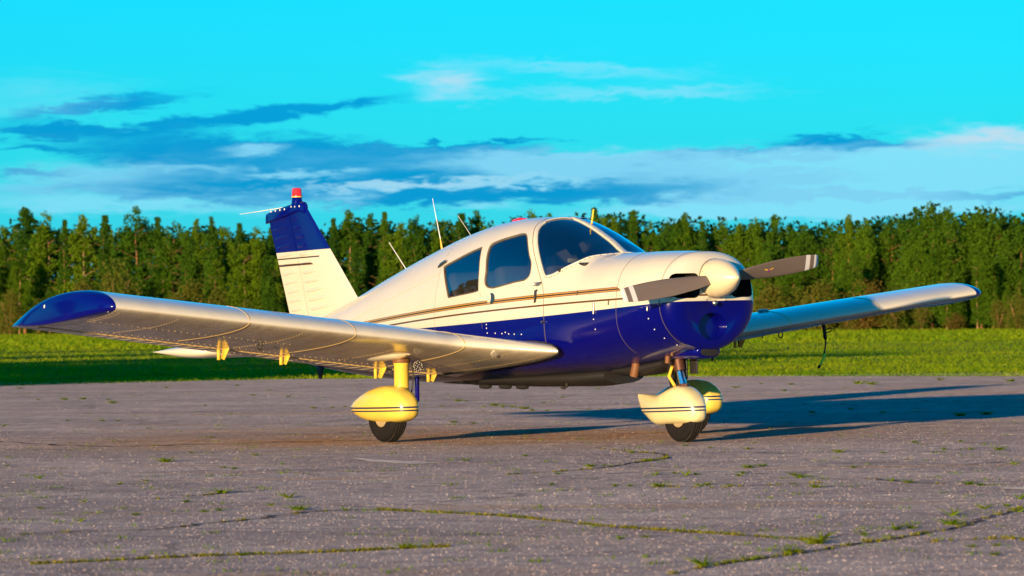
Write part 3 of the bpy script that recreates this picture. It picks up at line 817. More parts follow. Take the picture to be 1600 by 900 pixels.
def make_wing(s):
    SEAM = 4.32 if s < 0 else 4.22; SPAN = .155 if s < 0 else .305
    nm = 'right' if s < 0 else 'left'
    ys = [.30, .52, .53, .545, .56, .575, .59]+list(np.linspace(.60, 1.22, 12))+list(np.linspace(1.30, SEAM, 26))
    wing = mk('wing', *loft([airfoil_ring(y, s, 0, .815) for y in ys], True, False, False), MATS['paint_wing'], AC); fixn(wing); sharp(wing, 45)
    wing['label'] = ('near' if s < 0 else 'far')+' white wing panel with rivet rows'
    # tip cap
    rings = []
    for ph in np.linspace(0, math.pi/2, 16):
        y = SEAM+SPAN*math.sin(ph); k = 1-math.cos(ph); ring = []
        base = airfoil_ring(SEAM, s, 0, 1.0, 22); le, te = chordline(SEAM, s); dz = .111*(y-SEAM)*.6
        ax = le[0]+(te[0]-le[0])*(.70 if s < 0 else .73)
        for (x, _, z) in base:
            c = (x-le[0])/(te[0]-le[0]); zc = le[1]+(te[1]-le[1])*c
            fx = 1-.80*k if x > ax else 1-.86*k
            X = ax+(x-ax)*fx; ft = math.sqrt(max(0, 1-(1-math.cos(ph))**2))*.985+.015
            cc = (X-le[0])/(te[0]-le[0]); zc2 = le[1]+(te[1]-le[1])*cc
            ring.append((X, s*y, zc2+(z-zc)*ft-.03*k+dz))
        rings.append(ring)
    tip = fixn(mk('wing_tip', *loft(rings, True, False, True), MATS['paint_blue'], wing)); sharp(tip, 50)
    # control surfaces
    for cn, y0, y1 in (('flap', .60, 2.60), ('aileron', 2.63, 4.30)):
        yy = list(np.linspace(y0, y1, 14))
        cs_ = fixn(mk(cn, *loft([airfoil_ring(y, s, .828, 1.0, 8) for y in yy], True, True, True), MATS['paint_wing'], wing)); sharp(cs_, 45)
        for y in np.arange(y0+.08, y1-.05, .115):
            for upper in (False, True):
                a = wp(y, .845, upper, s); b = wp(y+.03, .985, upper, s)
                ridge('ridge', a, b, .004, .022, MATS['paint_wing'], cs_, (0, 0, 1 if upper else -1))
    # hinge gap lip, its sunlit edge put into the gold colour
    tube('hinge_line', [wp(y, .817, False, s, .001) for y in np.linspace(.62, 4.29, 30)], .0045, MATS['seam_gold'], wing, 6)
    # overlapping skin joints
    for y in (1.16, 2.17, 3.14):
        cs2 = [(.22*(1-i/10)**2, True) for i in range(10)]+[(.70*(i/30)**2, False) for i in range(31)]
        L0 = [wp(y-.006, c, up, s, .0005) for c, up in cs2]; L1 = [wp(y-.004, c, up, s, .0035) for c, up in cs2]; L2 = [wp(y+.004, c, up, s, .0035) for c, up in cs2]; L3 = [wp(y+.006, c, up, s, .0005) for c, up in cs2]
        fixn(mk('skin_joint', *loft([L0, L1, L2, L3], False), MATS['seam_gold'], wing))
    g = []
    def rivet(y, c, upper=False):
        p = wp(y, c, upper, s, -.0008); g.append(lathe_geo([(0, .0056), (.003, .0045), (.0045, .0015)], p, (0, 0, 1 if upper else -1), 6, False))
    for y in np.arange(.75, 4.28, .055): rivet(y, .70)
    for y in np.arange(.75, 4.28, .055): rivet(y, .795)
    for y in np.arange(2.45, 4.28, .055): rivet(y, .34+0*y)
    for y in (.86, 1.65, 2.62, 3.74, 4.25):
        for c in np.arange(.05, .70, .026): rivet(y, c)
    for c in np.arange(.03, .8, .03): rivet(SEAM-.02, c)
    mk('rivets', *join_geo(g), MATS['seam_gold'] if s < 0 else MATS['steel'], wing, True, 'stuff')
    g = []
    for c in np.arange(.05, .75, .075):
        p = wp(SEAM+.025, c, False, s, -.004); g.append(lathe_geo([(0, .008), (.004, .006)], p, (0, 0, -1), 8))
    mk('tip_screws', *join_geo(g), MATS['clear_lens'], tip, True, 'stuff')
    # position light on the tip
    p = (-1.95 if s < 0 else -1.8, s*(SEAM+.19), 1.19)
    lathe('position_light', [(-.02, .026), (.0, .028), (.012, .026), (.022, .016), (.026, .0)], (-2.27, s*(SEAM+SPAN-.027), 1.165), (.35, s*.9, .1), MATS['clear_lens'], tip, 16)
    # hinge and counterweight brackets under the wing
    for y, k in ((2.62, 1.0), (2.05, .8), (1.12, 1.0), (.62, .8)):
        x0 = -2.60; z0 = wp(y, .745, False, s)[2]
        pts_ = [(x0, s*y, z0+.02), (x0-.12*k, s*y, z0+.0), (x0-.15*k, s*y, z0-.085*k), (x0-.10*k, s*y, z0-.095*k)]
        br = prism('hinge_bracket', pts_, (0, .010, 0), MATS['paint_yellow'], wing, .002)
        prism('bracket_post', [(x0-.155*k, s*y, z0+.0), (x0-.155*k, s*y-.022, z0+.0), (x0-.155*k, s*y-.022, z0-.095*k), (x0-.155*k, s*y, z0-.095*k)], (-.022, 0, 0), MATS['paint_yellow'], br, .002)
    # fuel cap on top, drain fittings below
    c0 = wp(2.15, .22, True, s)
    if s > 0: lathe('fuel_cap', [(0, .05), (.012, .05), (.018, .04)], c0, (.1, -.1*s, 1), MATS['steel'], wing, 20)
    for y, c, h in ((2.62, .45, .045), (2.46, .48, .02), (2.16, .45, .03), (1.95, .45, .02)):
        q = wp(y, c, False, s)
        if y == 2.62:
            g2 = lathe_geo([(0, .0)], q, (0, 0, 1), 3, False)
            tube('tie_down_ring', [(q[0]+.0, q[1]+.022*math.cos(a), q[2]-.022+.024*math.sin(a)) for a in np.linspace(0, 2*math.pi, 17)], .005, MATS['dark_metal'], wing, 6)
        else: tube('drain_fitting', [(q[0], q[1], q[2]+.005), (q[0], q[1], q[2]-h)], .006, MATS['dark_metal'], wing, 8)
    # wing root fillet
    f0 = []
    for off in (0, .04, .075):
        pass
    return wing
WR = make_wing(-1); WL = make_wing(1)
# fillet strip between wing and fuselage (dark rubber line with rivets)
for s in (-1, 1):
    cs2 = [(.30*(1-i/12)**2, True) for i in range(12)]+[(.80*(i/30)**2, False) for i in range(31)]
    tube('root_seal', [wp(.590, c, up, s, .004) for c, up in cs2], .008, MATS['black_rubber'], AC, 6)
    g = [lathe_geo([(0, .006), (.003, .004)], wp(.635, c, False, s, -.001), (0, 0, -1), 6, False) for c in np.arange(.01, .8, .018)]
    mk('root_rivets', *join_geo(g), MATS['seam_gold'], AC, True, 'stuff')
lathe('inspection_cover', [(-.002, .05), (.003, .05), (.004, .045)], wp(.92, .05, False, -1), (.6, 0, -.8), MATS['paint_white'], WR, 24)

# ---- main landing gear
def wheel(name, c, rad, wd, parent):
    o = bpy.data.objects.new(name, None); COL.objects.link(o); o.parent = parent; o.location = c
    pr = []
    for a in np.linspace(-math.pi/2*1.05, math.pi/2*1.05, 17): pr.append((math.sin(a)*wd/2, rad-wd*.42+wd*.42*max(math.cos(a), 0)**.62))
    prof = [(-wd*.42, rad*.40)]+pr+[(wd*.42, rad*.40)]
    lathe('tyre', prof, (0, 0, 0), (0, 1, 0), MATS['tyre'], o, 48, ang=70)
    for g_ in (-.035, -.012, .012, .035): lathe('tread_groove', [(g_-.003, rad-.004), (g_-.003, rad+.0010), (g_+.003, rad+.0010), (g_+.003, rad-.004)], (0, 0, 0), (0, 1, 0), MATS['black_rubber'], o, 48)
    lathe('rim', [(-wd*.44, rad*.42), (-wd*.46, rad*.39), (-wd*.30, rad*.30), (-wd*.42, rad*.18), (-wd*.45, 0.0)], (0, 0, 0), (0, 1, 0), MATS['rim'], o, 32)
    lathe('rim', [(wd*.44, rad*.42), (wd*.46, rad*.39), (wd*.30, rad*.30), (wd*.42, rad*.18), (wd*.45, 0.0)], (0, 0, 0), (0, 1, 0), MATS['rim'], o, 32)
    return o
def pant_shell(name, st, mat, parent, yc, exp=2.3):
    o = blob(name, st, mat, parent, 36, exp, yc); return o
BANK = .0100
for s in (-1, 1):
    yc = s*1.5265; dz = -BANK*yc                # gear stands on the flat ground while the airframe leans a little
    pant = pant_shell('wheel_pant', [(-2.500, .265+dz, .287+dz, .012), (-2.485, .245+dz, .300+dz, .028), (-2.40, .213+dz, .342+dz, .060), (-2.28, .182+dz, .388+dz, .092), (-2.14, .163+dz, .430+dz, .116), (-2.0, .158+dz, .455+dz, .130), (-1.88, .158+dz, .460+dz, .134),
        (-1.78, .162+dz, .445+dz, .130), (-1.70, .172+dz, .410+dz, .116), (-1.645, .190+dz, .372+dz, .094), (-1.615, .215+dz, .335+dz, .066), (-1.603, .248+dz, .298+dz, .03)], MATS['paint_pant'], AC, yc, 2.7)
    pant['label'] = 'yellow teardrop wheel fairing with two dark pinstripes'
    wheel('main_wheel', (-1.966, yc, .215+dz), .215, .150, AC)
    zt_ = wp(1.5265, .38, False, s)[2]
    lathe('gear_strut', [(0, .062), (.22, .060), (.23, .066), (.245, .066)], (-1.95, yc-s*.130, .42), (0, 0, 1), MATS['paint_yellow'], AC, 28)
    lathe('strut_collar', [(0, .070), (.012, .074), (.03, .074), (.035, .066)], (-1.95, yc-s*.130, .655), (0, 0, 1), MATS['rust_pipe'], AC, 28)
    lathe('strut_boot', [(0, .058), (.05, .064), (.11, .062), (.2, .058)], (-1.95, yc-s*.130, .685), (0, 0, 1), MATS['paint_yellow'], AC, 28)
    blob('gear_fairing', [(-2.50, .70, .80, .015), (-2.40, .675, .80, .08), (-2.2, .665, .82, .12), (-2.0, .675, .83, .12), (-1.86, .69, .84, .10), (-1.76, .72, .84, .04)], MATS['paint_white'], AC, 24, 2.2, yc-s*.08)
    tube('brake_line', [(-1.90, yc-s*.19, .66), (-1.89, yc-s*.21, .55), (-1.91, yc-s*.20, .42), (-1.95, yc-s*.15, .33)], .006, MATS['black_rubber'], AC, 8)
    g = []
    for k in range(40):
        a = k*2.4; f = k/39; rr = .042*math.sqrt(max(0, 1-(2*f-1)**2))
        g.append(lathe_geo([(-.008, .0), (-.004, .009), (.004, .009), (.008, .0)], (-1.86+rr*math.cos(a), yc-s*(.235)+rr*math.sin(a)*.8, .625+(f-.5)*.085), (0, 0, 1), 6))
    mk('hose_bundle', *join_geo(g), MATS['steel'], AC, True, 'stuff')
# entry step behind the near wing
tube('entry_step', [(-3.19, -.45, .56), (-3.19, -.45, .31), (-3.20, -.46, .295), (-3.24, -.56, .28)], [.020, .018, .016, .014], MATS['paint_blue'], AC, 12)

# ---- nose gear
NP = [(-.60, .345, .375, .008), (-.585, .305, .376, .012), (-.53, .225, .376, .030), (-.47, .200, .374, .048), (-.40, .165, .372, .070), (-.33, .138, .372, .092), (-.26, .128, .378, .105), (-.18, .135, .405, .118), (-.08, .140, .438, .125),
      (.0, .143, .450, .125), (.08, .146, .435, .118), (.15, .150, .395, .102), (.20, .160, .345, .078), (.232, .180, .30, .05), (.245, .215, .255, .02)]
npant = pant_shell('nose_wheel_pant', NP, MATS['paint_nose_pant'], AC, 0.0, 2.9)
npant['label'] = 'pale cream nose wheel fairing with two dark pinstripes'
wheel('nose_wheel', (0.0, 0, .205), .205, .128, AC)
for x, z in ((-.13, .34), (-.02, .255)):
    lathe('access_plug', [(0, .018), (.003, .018), (.004, .005), (.006, .005)], (x, -.122 if z < .3 else -.115, z), (0, -1, 0), MATS['paint_nose_pant'], npant, 16)
tube('oleo_strut', [(-.035, 0, .56), (.01, 0, .44)], .030, MATS['chrome'], AC, 20)
tube('strut_housing', [(-.075, 0, .72), (-.035, 0, .565)], [.048, .044], MATS['brown_metal'], AC, 20)
lathe('strut_nut', [(0, .05), (.03, .05), (.035, .04)], (.01, 0, .425), (-.2, 0, 1), MATS['brown_metal'], AC, 6)
tube('torque_link', [(-.09, -.035, .60), (-.135, -.035, .52)], .013, MATS['gold_paint'], AC, 8)
tube('torque_link', [(-.135, -.035, .52), (-.06, -.035, .445)], .013, MATS['gold_paint'], AC, 8)
bevel(mk('gear_door', *box_geo((-.10, .06, .58), (.16, .012, .17)), MATS['dark_metal'], AC), .004)
bevel(mk('gear_door', *box_geo((.03, .09, .60), (.10, .012, .12)), MATS['dark_metal'], AC), .004)
prism('drag_brace', [(-.20, -.02, .64), (-.14, -.02, .64), (-.11, -.02, .44), (-.15, -.02, .44)], (0, .03, 0), MATS['dark_metal'], AC, .003)
tube('brake_hose', [(-.10, .04, .50), (-.17, .05, .475), (-.225, .05, .44), (-.245, .05, .38)], .008, MATS['black_rubber'], AC, 8)
tube('exhaust_pipe', [(-.40, -.165, .66), (-.405, -.165, .60), (-.43, -.168, .525)], [.034, .034, .034], MATS['rust_pipe'], AC, 18)
tube('exhaust_pipe', [(.0, -.14, .70), (-.01, -.14, .63)], [.022, .022], MATS['rust_pipe'], AC, 12)
lathe('tow_knob', [(0, .018), (.02, .022), (.03, .012)], (.47, -.03, 1.098), (1, 0, 0), MATS['steel'], AC, 16)
tube('belly_drain', [(-1.25, -.25, .50), (-1.25, -.25, .44), (-1.29, -.25, .425), (-1.33, -.25, .43)], .012, MATS['black_rubber'], AC, 8)
for x in (-1.9, -2.15, -2.45): blob('belly_lug', [(x, .41, .45, .02), (x-.06, .405, .45, .03), (x-.14, .41, .45, .02)], MATS['dark_metal'], AC, 10, 2.2, -.2)
tube('belly_drain', [(.13, .2, .70), (.13, .2, .64)], .010, MATS['black_rubber'], AC, 8)

# ---- tail: fin, rudder, cap, beacon, stabilator
def line2(p, q, f): return (p[0]+(q[0]-p[0])*f, p[1]+(q[1]-p[1])*f)
LEb, LEt = (-4.70, 1.06), (-5.70, 2.035); HB, HT = (-5.62, .90), (-5.972, 2.010); TB, TT = (-5.945, .90), (-6.365, 1.965)
def tail_ring(f, a, b, c0, c1, tmax, n=12):
    """section between chord fractions c0..c1 of the whole fin at height fraction f"""
    L, T = line2(LEb, LEt, f), line2(TB, TT, f); out = []
    cs = [c0+(c1-c0)*(.5*(1-math.cos(math.pi*i/n))) for i in range(n+1)]
    def half(c): return tmax*(1-.35*f)*5*(.2969*math.sqrt(c)-.126*c-.3516*c*c+.2843*c**3-.1015*c**4)*.2*2.0
    P1 = [(L[0]+(T[0]-L[0])*c, -half(c)-.0015, L[1]+(T[1]-L[1])*c) for c in cs]
    P2 = [(x, -y, z) for x, y, z in reversed(P1)]
    return P1+P2
def hinge_c(f):
    L, T, H = line2(LEb, LEt, f), line2(TB, TT, f), line2(HB, HT, f); return (H[0]-L[0])/(T[0]-L[0])
fs = np.linspace(0, 1, 14)
fin = sharp(fixn(mk('fin', *loft([tail_ring(f, 0, 0, 0, hinge_c(f)-.004, .115) for f in fs], True, True, True), MATS['paint_fin'], AC)), 50)
rud = sharp(fixn(mk('rudder', *loft([tail_ring(f, 0, 0, hinge_c(f)+.006, 1.0, .115) for f in fs], True, True, True), MATS['paint_fin'], AC)), 50)
def tail_pt(f, c, side, tmax=.115):
    L, T = line2(LEb, LEt, f), line2(TB, TT, f)
    h = tmax*(1-.35*f)*5*(.2969*math.sqrt(c)-.126*c-.3516*c*c+.2843*c**3-.1015*c**4)*.4
    return (L[0]+(T[0]-L[0])*c, side*(h+.001), L[1]+(T[1]-L[1])*c)
for side in (-1, 1):
    for f in np.arange(.13, .97, .0775):
        hc = hinge_c(f); c_a = .34 if f < .75 else .30
        ridge('ridge', tail_pt(f, hc-.03, side), tail_pt(f+.0, c_a, side), .016, .036, MATS['paint_fin'], fin, (0, side, 0))
    for f in np.arange(.16, .97, .0775):
        hc = hinge_c(f)
        ridge('ridge', tail_pt(f, hc+.04, side), tail_pt(f, .97, side), .013, .030, MATS['paint_fin'], rud, (0, side, 0))
# cap
capr = []
for f, wv in ((0, .0), (.2, .020), (.5, .034), (.8, .030), (1, .006)):
    pass
def cap_ring(dz, sc):
    pts_ = []
    prof = [(-5.675, 2.030), (-5.72, 2.050), (-5.80, 2.060), (-5.95, 2.030), (-6.10, 2.000), (-6.30, 1.975), (-6.39, 1.955)]
    hw_ = [.010, .030, .040, .040, .036, .028, .010]
    for (x, z), h in zip(prof, hw_): pts_.append((x, -h*sc, z+dz))
    for (x, z), h in reversed(list(zip(prof, hw_))): pts_.append((x, h*sc, z+dz))
    return pts_
cap = sharp(fixn(mk('fin_cap', *loft([cap_ring(-.075, .98), cap_ring(-.02, 1.06), cap_ring(.0, .9), cap_ring(.012, .5)], True, True, True), MATS['paint_blue'], AC)), 50)
g = [lathe_geo([(0, .010), (.004, .008)], (x, -.041, 2.02+.062*(x+5.75) if x < -5.95 else 2.025), (0, -1, 0), 8) for x in (-5.74, -5.82, -5.88, -6.0, -6.08, -6.16, -6.24)]
mk('cap_rivets', *join_geo(g), MATS['clear_lens'], cap, True, 'stuff')
lathe('beacon_base', [(-.01, .055), (.03, .050), (.075, .044), (.08, .040)], (-5.845, 0, 2.035), (0, 0, 1), MATS['paint_blue'], AC, 24)
bc = lathe('beacon', [(0, .047), (.012, .049), (.018, .046), (.06, .045), (.076, .040), (.083, .024), (.085, 0)], (-5.845, 0, 2.112), (0, 0, 1), MATS['red_lens'], AC, 28)
lathe('beacon_ring', [(0, .050), (.010, .050)], (-5.845, 0, 2.108), (0, 0, 1), MATS['gold_paint'], bc, 28)
tube('rod_antenna', [(-5.95, 0, 2.03), (-6.5, .0, 2.00), (-6.87, .0, 1.982)], [.005, .0035, .002], MATS['clear_lens'], AC, 6)
# stabilator
def stab_ring(y, s):
    k = np.interp(y, [0, 1.36, 1.46, 1.53, 1.555], [1, 1, .93, .70, .42]); th = np.interp(y, [0, 1.40, 1.50, 1.54, 1.555], [1, 1, .75, .45, .1]); out = []
    xt = -5.785; ch = .76*k; n = 14
    cs = [.5*(1-math.cos(math.pi*i/n)) for i in range(n+1)]
    h = lambda c: th*.76*.75*(.2969*math.sqrt(c)-.126*c-.3516*c*c+.2843*c**3-.1036*c**4)
    z0 = .742
    return [(xt+ch*(1-c), s*y, z0+h(c)+.001) for c in cs]+[(xt+ch*(1-c), s*y, z0-h(c)-.001) for c in reversed(cs[1:-1])]
for s in (-1, 1):
    st_ = sharp(fixn(mk('stabilator', *loft([stab_ring(y, s) for y in (0.02, .3, .6, .9, 1.2, 1.36, 1.41, 1.46, 1.5, 1.53, 1.545, 1.555)], True, True, True), MATS['paint_white'], AC)), 60)
    for y in np.arange(.25, 1.4, .12): ridge('ridge', (-5.70, s*y, .720), (-5.32, s*y, .700), .005, .02, MATS['paint_white'], st_, (0, 0, -1))
tl = prism('tail_tie_down', [(-5.44, -.012, .58), (-5.56, -.012, .60), (-5.51, -.012, .47), (-5.485, -.012, .465)], (0, .024, 0), MATS['dark_metal'], AC, .004)

# ---- aerials, roof lamp, handles, latches
def whip(p0, p1, r0, r1, nm='whip_antenna'):
    q = [(p0[0]+(p1[0]-p0[0])*f, p0[1]+(p1[1]-p0[1])*f, p0[2]+(p1[2]-p0[2])*f) for f in (0, .25, .5, .75, 1)]
    return tube(nm, q, [r0+(r1-r0)*f for f in (0, .25, .5, .75, 1)], MATS['clear_lens'], AC, 8)
tube('antenna_base', [(-3.445, 0, 1.545), (-3.462, 0, 1.62), (-3.478, 0, 1.68)], [.010, .009, .005], MATS['gold_paint'], AC, 8)
tube('whip_antenna', [(-3.478, 0, 1.68), (-3.51, 0, 1.78), (-3.55, 0, 1.90), (-3.591, 0, 2.035)], [.0042, .0035, .0026, .0018], MATS['clear_lens'], AC, 6)
whip((-4.0, 0, 1.40), (-4.304, 0, 1.67), .004, .0025)
whip((-3.10, .12, 1.63), (-3.38, .12, 1.88), .0022, .0014)
tube('temperature_probe', [(-1.262, 0.03, 1.745), (-1.245, .03, 1.80), (-1.226, .03, 1.878)], [.008, .008, .007], MATS['gold_paint'], AC, 10)
blob('roof_lamp', [(-2.34, 1.79, 1.812, .02), (-2.31, 1.79, 1.826, .045), (-2.22, 1.79, 1.836, .05), (-2.17, 1.79, 1.828, .03)], MATS['red_lens'], AC, 16, 2.2)
p = sp(-2.79, wz(-2.79, 1.463), .0); blob('vent_scoop', [(-2.87, 1.425, 1.447, .012), (-2.83, 1.432, 1.472, .022), (-2.77, 1.455, 1.492, .022), (-2.735, 1.472, 1.492, .014)], MATS['steel'], AC, 14, 2.2, p[1])
p = sp(-1.205, wz(-1.205, 1.18), .012)
tube('door_handle', [(-1.205, p[1]+.012, 1.225), (-1.205, p[1]-.006, 1.22), (-1.207, p[1]-.008, 1.17), (-1.212, p[1]-.006, 1.135), (-1.23, p[1]+.004, 1.128)], .008, MATS['black_rubber'], AC, 8)
lathe('door_latch', [(0, .045), (.006, .045), (.008, .038), (.006, .02)], (-1.845, sp(-1.845, wz(-1.845, 1.165))[1]+.002, 1.165), (0, -1, .05), MATS['steel'], AC, 24)
bevel(mk('door_latch', *box_geo((-1.885, sp(-1.885, wz(-1.885, 1.165))[1]-.002, 1.165), (.05, .012, .07)), MATS['paint_white'], AC), .004)
tube('step_peg', [(-1.178, -.535, 1.28), (-1.178, -.575, 1.275), (-1.20, -.595, 1.273)], .013, MATS['steel'], AC, 10)
for x, z0, z1 in ((-.44, 1.118, 1.03), (.20, 1.08, 1.05)):
    ww = sp(x, wz(x, z0), .004); w2 = sp(x, wz(x, z1), .006)
    tube('cowl_latch', [ww, (ww[0]+.005, (ww[1]+w2[1])/2-.004, (z0+z1)/2), w2], [.010, .008, .012], MATS['steel'], AC, 8)
for x, z in ((-.25, 1.115), (-.68, 1.195)):
    ww = sp(x, wz(x, z), .004); tube('cowl_pin', [(ww[0], ww[1], z+.018), (ww[0], ww[1]-.004, z-.018)], .005, MATS['seam_dark'], AC, 6)
g = []
for x, z in ((.19, .985), (.205, .90), (.235, .83), (.27, .775), (-.45, .985), (-.44, .905), (-1.70, .875), (-1.60, .872), (-1.52, .870), (-1.42, .868), (-1.80, .878), (-1.92, .88), (-1.93, .92), (-1.93, .95), (-1.65, .885), (-1.10, .968)):
    g.append(lathe_geo([(0, .0065), (.003, .005), (.004, .002)], sp(x, wz(x, z), -.001), (0, -1, 0), 8))
mk('paint_chips_and_screws', *join_geo(g), MATS['clear_lens'], AC, True, 'stuff')
tube('static_port', [sp(-1.10, wz(-1.10, .968), .0), sp(-1.10, wz(-1.10, .968), .03)], .010, MATS['steel'], AC, 10)

g = []
for side in (-1, 1):
    for x in (-2.80, -3.45, -4.15, -4.75):
        for w in np.arange(.06, .80, .055): g.append(lathe_geo([(0, .0045), (.002, .0035), (.003, .001)], sp(x+.012, w, -.0005, side), (0, side*math.cos(w*1.5), math.sin(w*1.5)), 6, False))
    for x in np.arange(-4.7, -2.85, .05): g.append(lathe_geo([(0, .0045), (.002, .0035), (.003, .001)], sp(x, wz(x, 1.345+.232*(x+3.0)), -.0005, side), (0, side*.8, .6), 6, False))
mk('fuselage_rivets', *join_geo(g), MATS['paint_white'], AC, True, 'stuff')

# ---- cabin interior
def cushion(name, c, s, rot, mat, parent, bv=.05):
    return bevel(mk(name, *box_geo(c, s, Matrix.Rotation(rot, 3, 'Y') if rot else None), MATS[mat], parent), bv, 3)
for y in (-.25, .25):
    st_ = cushion('seat_back', (-1.88, y, 1.12), (.13, .42, .62), R(-12), 'seat_fabric', AC)
    cushion('seat_cushion', (-1.62, y, .86), (.50, .42, .14), R(5), 'seat_fabric', AC)
    tube('control_yoke', [(-1.02, y, 1.16), (-1.22, y, 1.17)], .012, MATS['panel_black'], AC, 8)
    tube('yoke_wheel', [(-1.22, y-.13, 1.25), (-1.22, y-.13, 1.15), (-1.22, y-.05, 1.12), (-1.22, y+.05, 1.12), (-1.22, y+.13, 1.15), (-1.22, y+.13, 1.25)], .014, MATS['panel_black'], AC, 8)
cushion('bench_back', (-2.62, 0, 1.10), (.13, .88, .60), R(-16), 'seat_fabric', AC)
cushion('bench_cushion', (-2.35, 0, .86), (.46, .86, .14), R(5), 'seat_fabric', AC)
bevel(mk('instrument_panel', *box_geo((-1.0, 0, 1.22), (.06, .98, .36)), MATS['panel_black'], AC), .02, 2)
g = []
for i in range(6):
    for j in range(2): g.append(lathe_geo([(0, .042), (.006, .042), (.004, .036)], (-1.031, -.36+.145*i, 1.28-.12*j), (-1, 0, 0), 16))
mk('instruments', *join_geo(g), MATS['dark_metal'], AC, True, 'stuff')
bevel(mk('glare_shield', *box_geo((-.90, 0, 1.425), (.30, .80, .03)), MATS['panel_black'], AC), .012, 2)
mk('cabin_floor', *box_geo((-1.9, 0, .70), (1.9, .70, .02)), MATS['interior'], AC, False)
bevel(mk('dash_note', *box_geo((-1.06, -.30, 1.46), (.02, .10, .035)), MATS['seam_gold'], AC), .004, 1)

# ---- strap hanging from the far wing (a loose thing of its own)
strap = bpy.data.objects.new('tie_down_strap', None); COL.objects.link(strap); strap.location = (-1.95, 2.95, wp(2.95, (1.95-1.39)/1.63, False, 1)[2]+.0295-.012)
strap['label'] = 'black strap with bright green end hanging under the far wing'; strap['category'] = 'strap'
def band(name, pts_, w, mat):
    rings = [[(x, y-w/2, z), (x+.004, y, z+.001), (x, y+w/2, z), (x-.004, y, z-.001)] for x, y, z in pts_]
    return fixn(mk(name, *loft(rings, True, True, True), MATS[mat], strap))
band('buckle', [(0, 0, .02), (0, .005, -.02), (0, .012, -.06), (0, .018, -.115)], .040, 'strap_black')
tube('buckle_loop', [(0, .03, -.03), (0, .07, -.015), (0, .095, -.02), (0, .085, -.04), (0, .045, -.055), (0, .02, -.06)], .005, MATS['strap_black'], strap, 6)
band('webbing', [(0, .02, -.115), (0, .022, -.15), (0, .012, -.20), (0, .004, -.235)], .018, 'strap_black')
band('green_end', [(0, .006, -.235), (0, .0, -.27), (0, -.025, -.31), (0, -.045, -.34)], .030, 'strap_green')
band('hook', [(0, -.045, -.335), (0, -.058, -.365)], .034, 'strap_black')

# ------------------------------------------------------------------ cracks and weeds in the apron
def ground_path(px, n=10):
    P = [gp(u, v) for u, v in px]; return [np.array(p) for p in catmull(P, n, False)]
def m_soil(N, b):
    co = N.n('ShaderNodeTexCoord').outputs['Object']
    N.put(b.inputs['Base Color'], N.mix(N.step(N.noise(co, 12, 4, .6), .4, .65), (.028, .02, .018), (.075, .05, .03)))
principled('crack_soil', (.04, .03, .02), .95, spec=.1, build=m_soil)
CRACKS = [([(590, 797), (700, 802), (800, 808), (940, 822), (1020, 828), (1130, 835), (1285, 846)], .055, .85),
          ([(1050, 897), (1090, 889), (1140, 880), (1200, 872), (1270, 862), (1340, 850), (1420, 838), (1490, 826), (1540, 810), (1600, 793)], .060, .35),
          ([(50, 882), (180, 876), (300, 870), (420, 866), (545, 862), (620, 858), (700, 855)], .050, .75),
          ([(-10, 838), (100, 832), (230, 828), (330, 818), (400, 811), (480, 801), (560, 797), (600, 797)], .065, .10),
          ([(790, 742), (860, 738), (930, 732), (1000, 722), (1040, 716), (1035, 710), (990, 706), (930, 701)], .055, .30),
          ([(1340, 748), (1390, 751), (1440, 755), (1480, 757)], .09, .05), ([(1040, 761), (1120, 762), (1200, 758), (1290, 754)], .03, .25),
          ([(200, 782), (280, 778), (350, 771), (420, 766)], .04, .2), ([(1180, 707), (1210, 709), (1255, 709)], .10, .0),
          ([(1340, 846), (1420, 848), (1500, 845), (1570, 842), (1605, 846)], .03, .35), ([(0, 690), (160, 698), (330, 694), (470, 690)], .12, .0), ([(420, 692), (520, 690), (600, 688)], .10, .02)]
moss_pts = []
for px, wd, gr in CRACKS:
    P = ground_path(px, 14); L = len(P); left, right = [], []
    for i in range(L):
        t = P[min(i+1, L-1)]-P[max(i-1, 0)]; t = t/np.linalg.norm(t); nn = np.array([-t[1], t[0], 0])
        w_ = wd*rng.uniform(.12, .75)*math.sin(math.pi*(i+.6)/(L+.2))**.4; jit = nn*rng.normal(0, wd*.35)
        left.append(P[i]+jit-nn*w_/2+np.array([0, 0, .004])); right.append(P[i]+jit+nn*w_/2+np.array([0, 0, .004]))
    mk('crack', *loft([[tuple(a), tuple(b)] for a, b in zip(left, right)], False), MATS['crack_soil'], APRON, False)
    for i in range(L-1):
        if rng.random() < gr:
            k = int(10+rng.integers(0, 26)*gr)
            f = rng.random((k, 1)); moss_pts.append(P[i]*(1-f)+P[i+1]*f+rng.normal(0, wd*.16, (k, 3))*np.array([1, 1, 0]))
mp = np.vstack(moss_pts); mp[:, 2] = 0.0
o = quads_mesh('crack_grass', blades(mp, rng.uniform(.004, .018, len(mp)), rng.uniform(.005, .011, len(mp)), .8), MATS['crack_moss'], 'stuff')
o['label'] = 'low yellow-green grass growing along the cracks of the apron'; o['category'] = 'grass'

# pale worn paint marks on the slab
principled('worn_paint', (.42, .38, .35), .9, build=lambda N, b: N.put(b.inputs['Base Color'], N.mix(N.step(N.noise(N.n('ShaderNodeTexCoord').outputs['Object'], 6, 5, .7), .42, .6), (.40, .33, .32), (.62, .56, .50))) or setattr(b.inputs['Diffuse Roughness'], 'default_value', 1.0) or N.put(b.inputs['Normal'], N.bump(N.noise(N.n('ShaderNodeTexCoord').outputs['Object'], 40, 3, .7), .8, .05)))
for px in ([(548, 716), (600, 719), (690, 724), (640, 726), (580, 722)], [(1563, 762), (1605, 762), (1605, 766), (1570, 765)]):
    P = [gp(u, v) for u, v in px]; mk('worn_paint_mark', [(p[0], p[1], .004) for p in P], [tuple(range(len(P)))], MATS['worn_paint'], APRON, False)

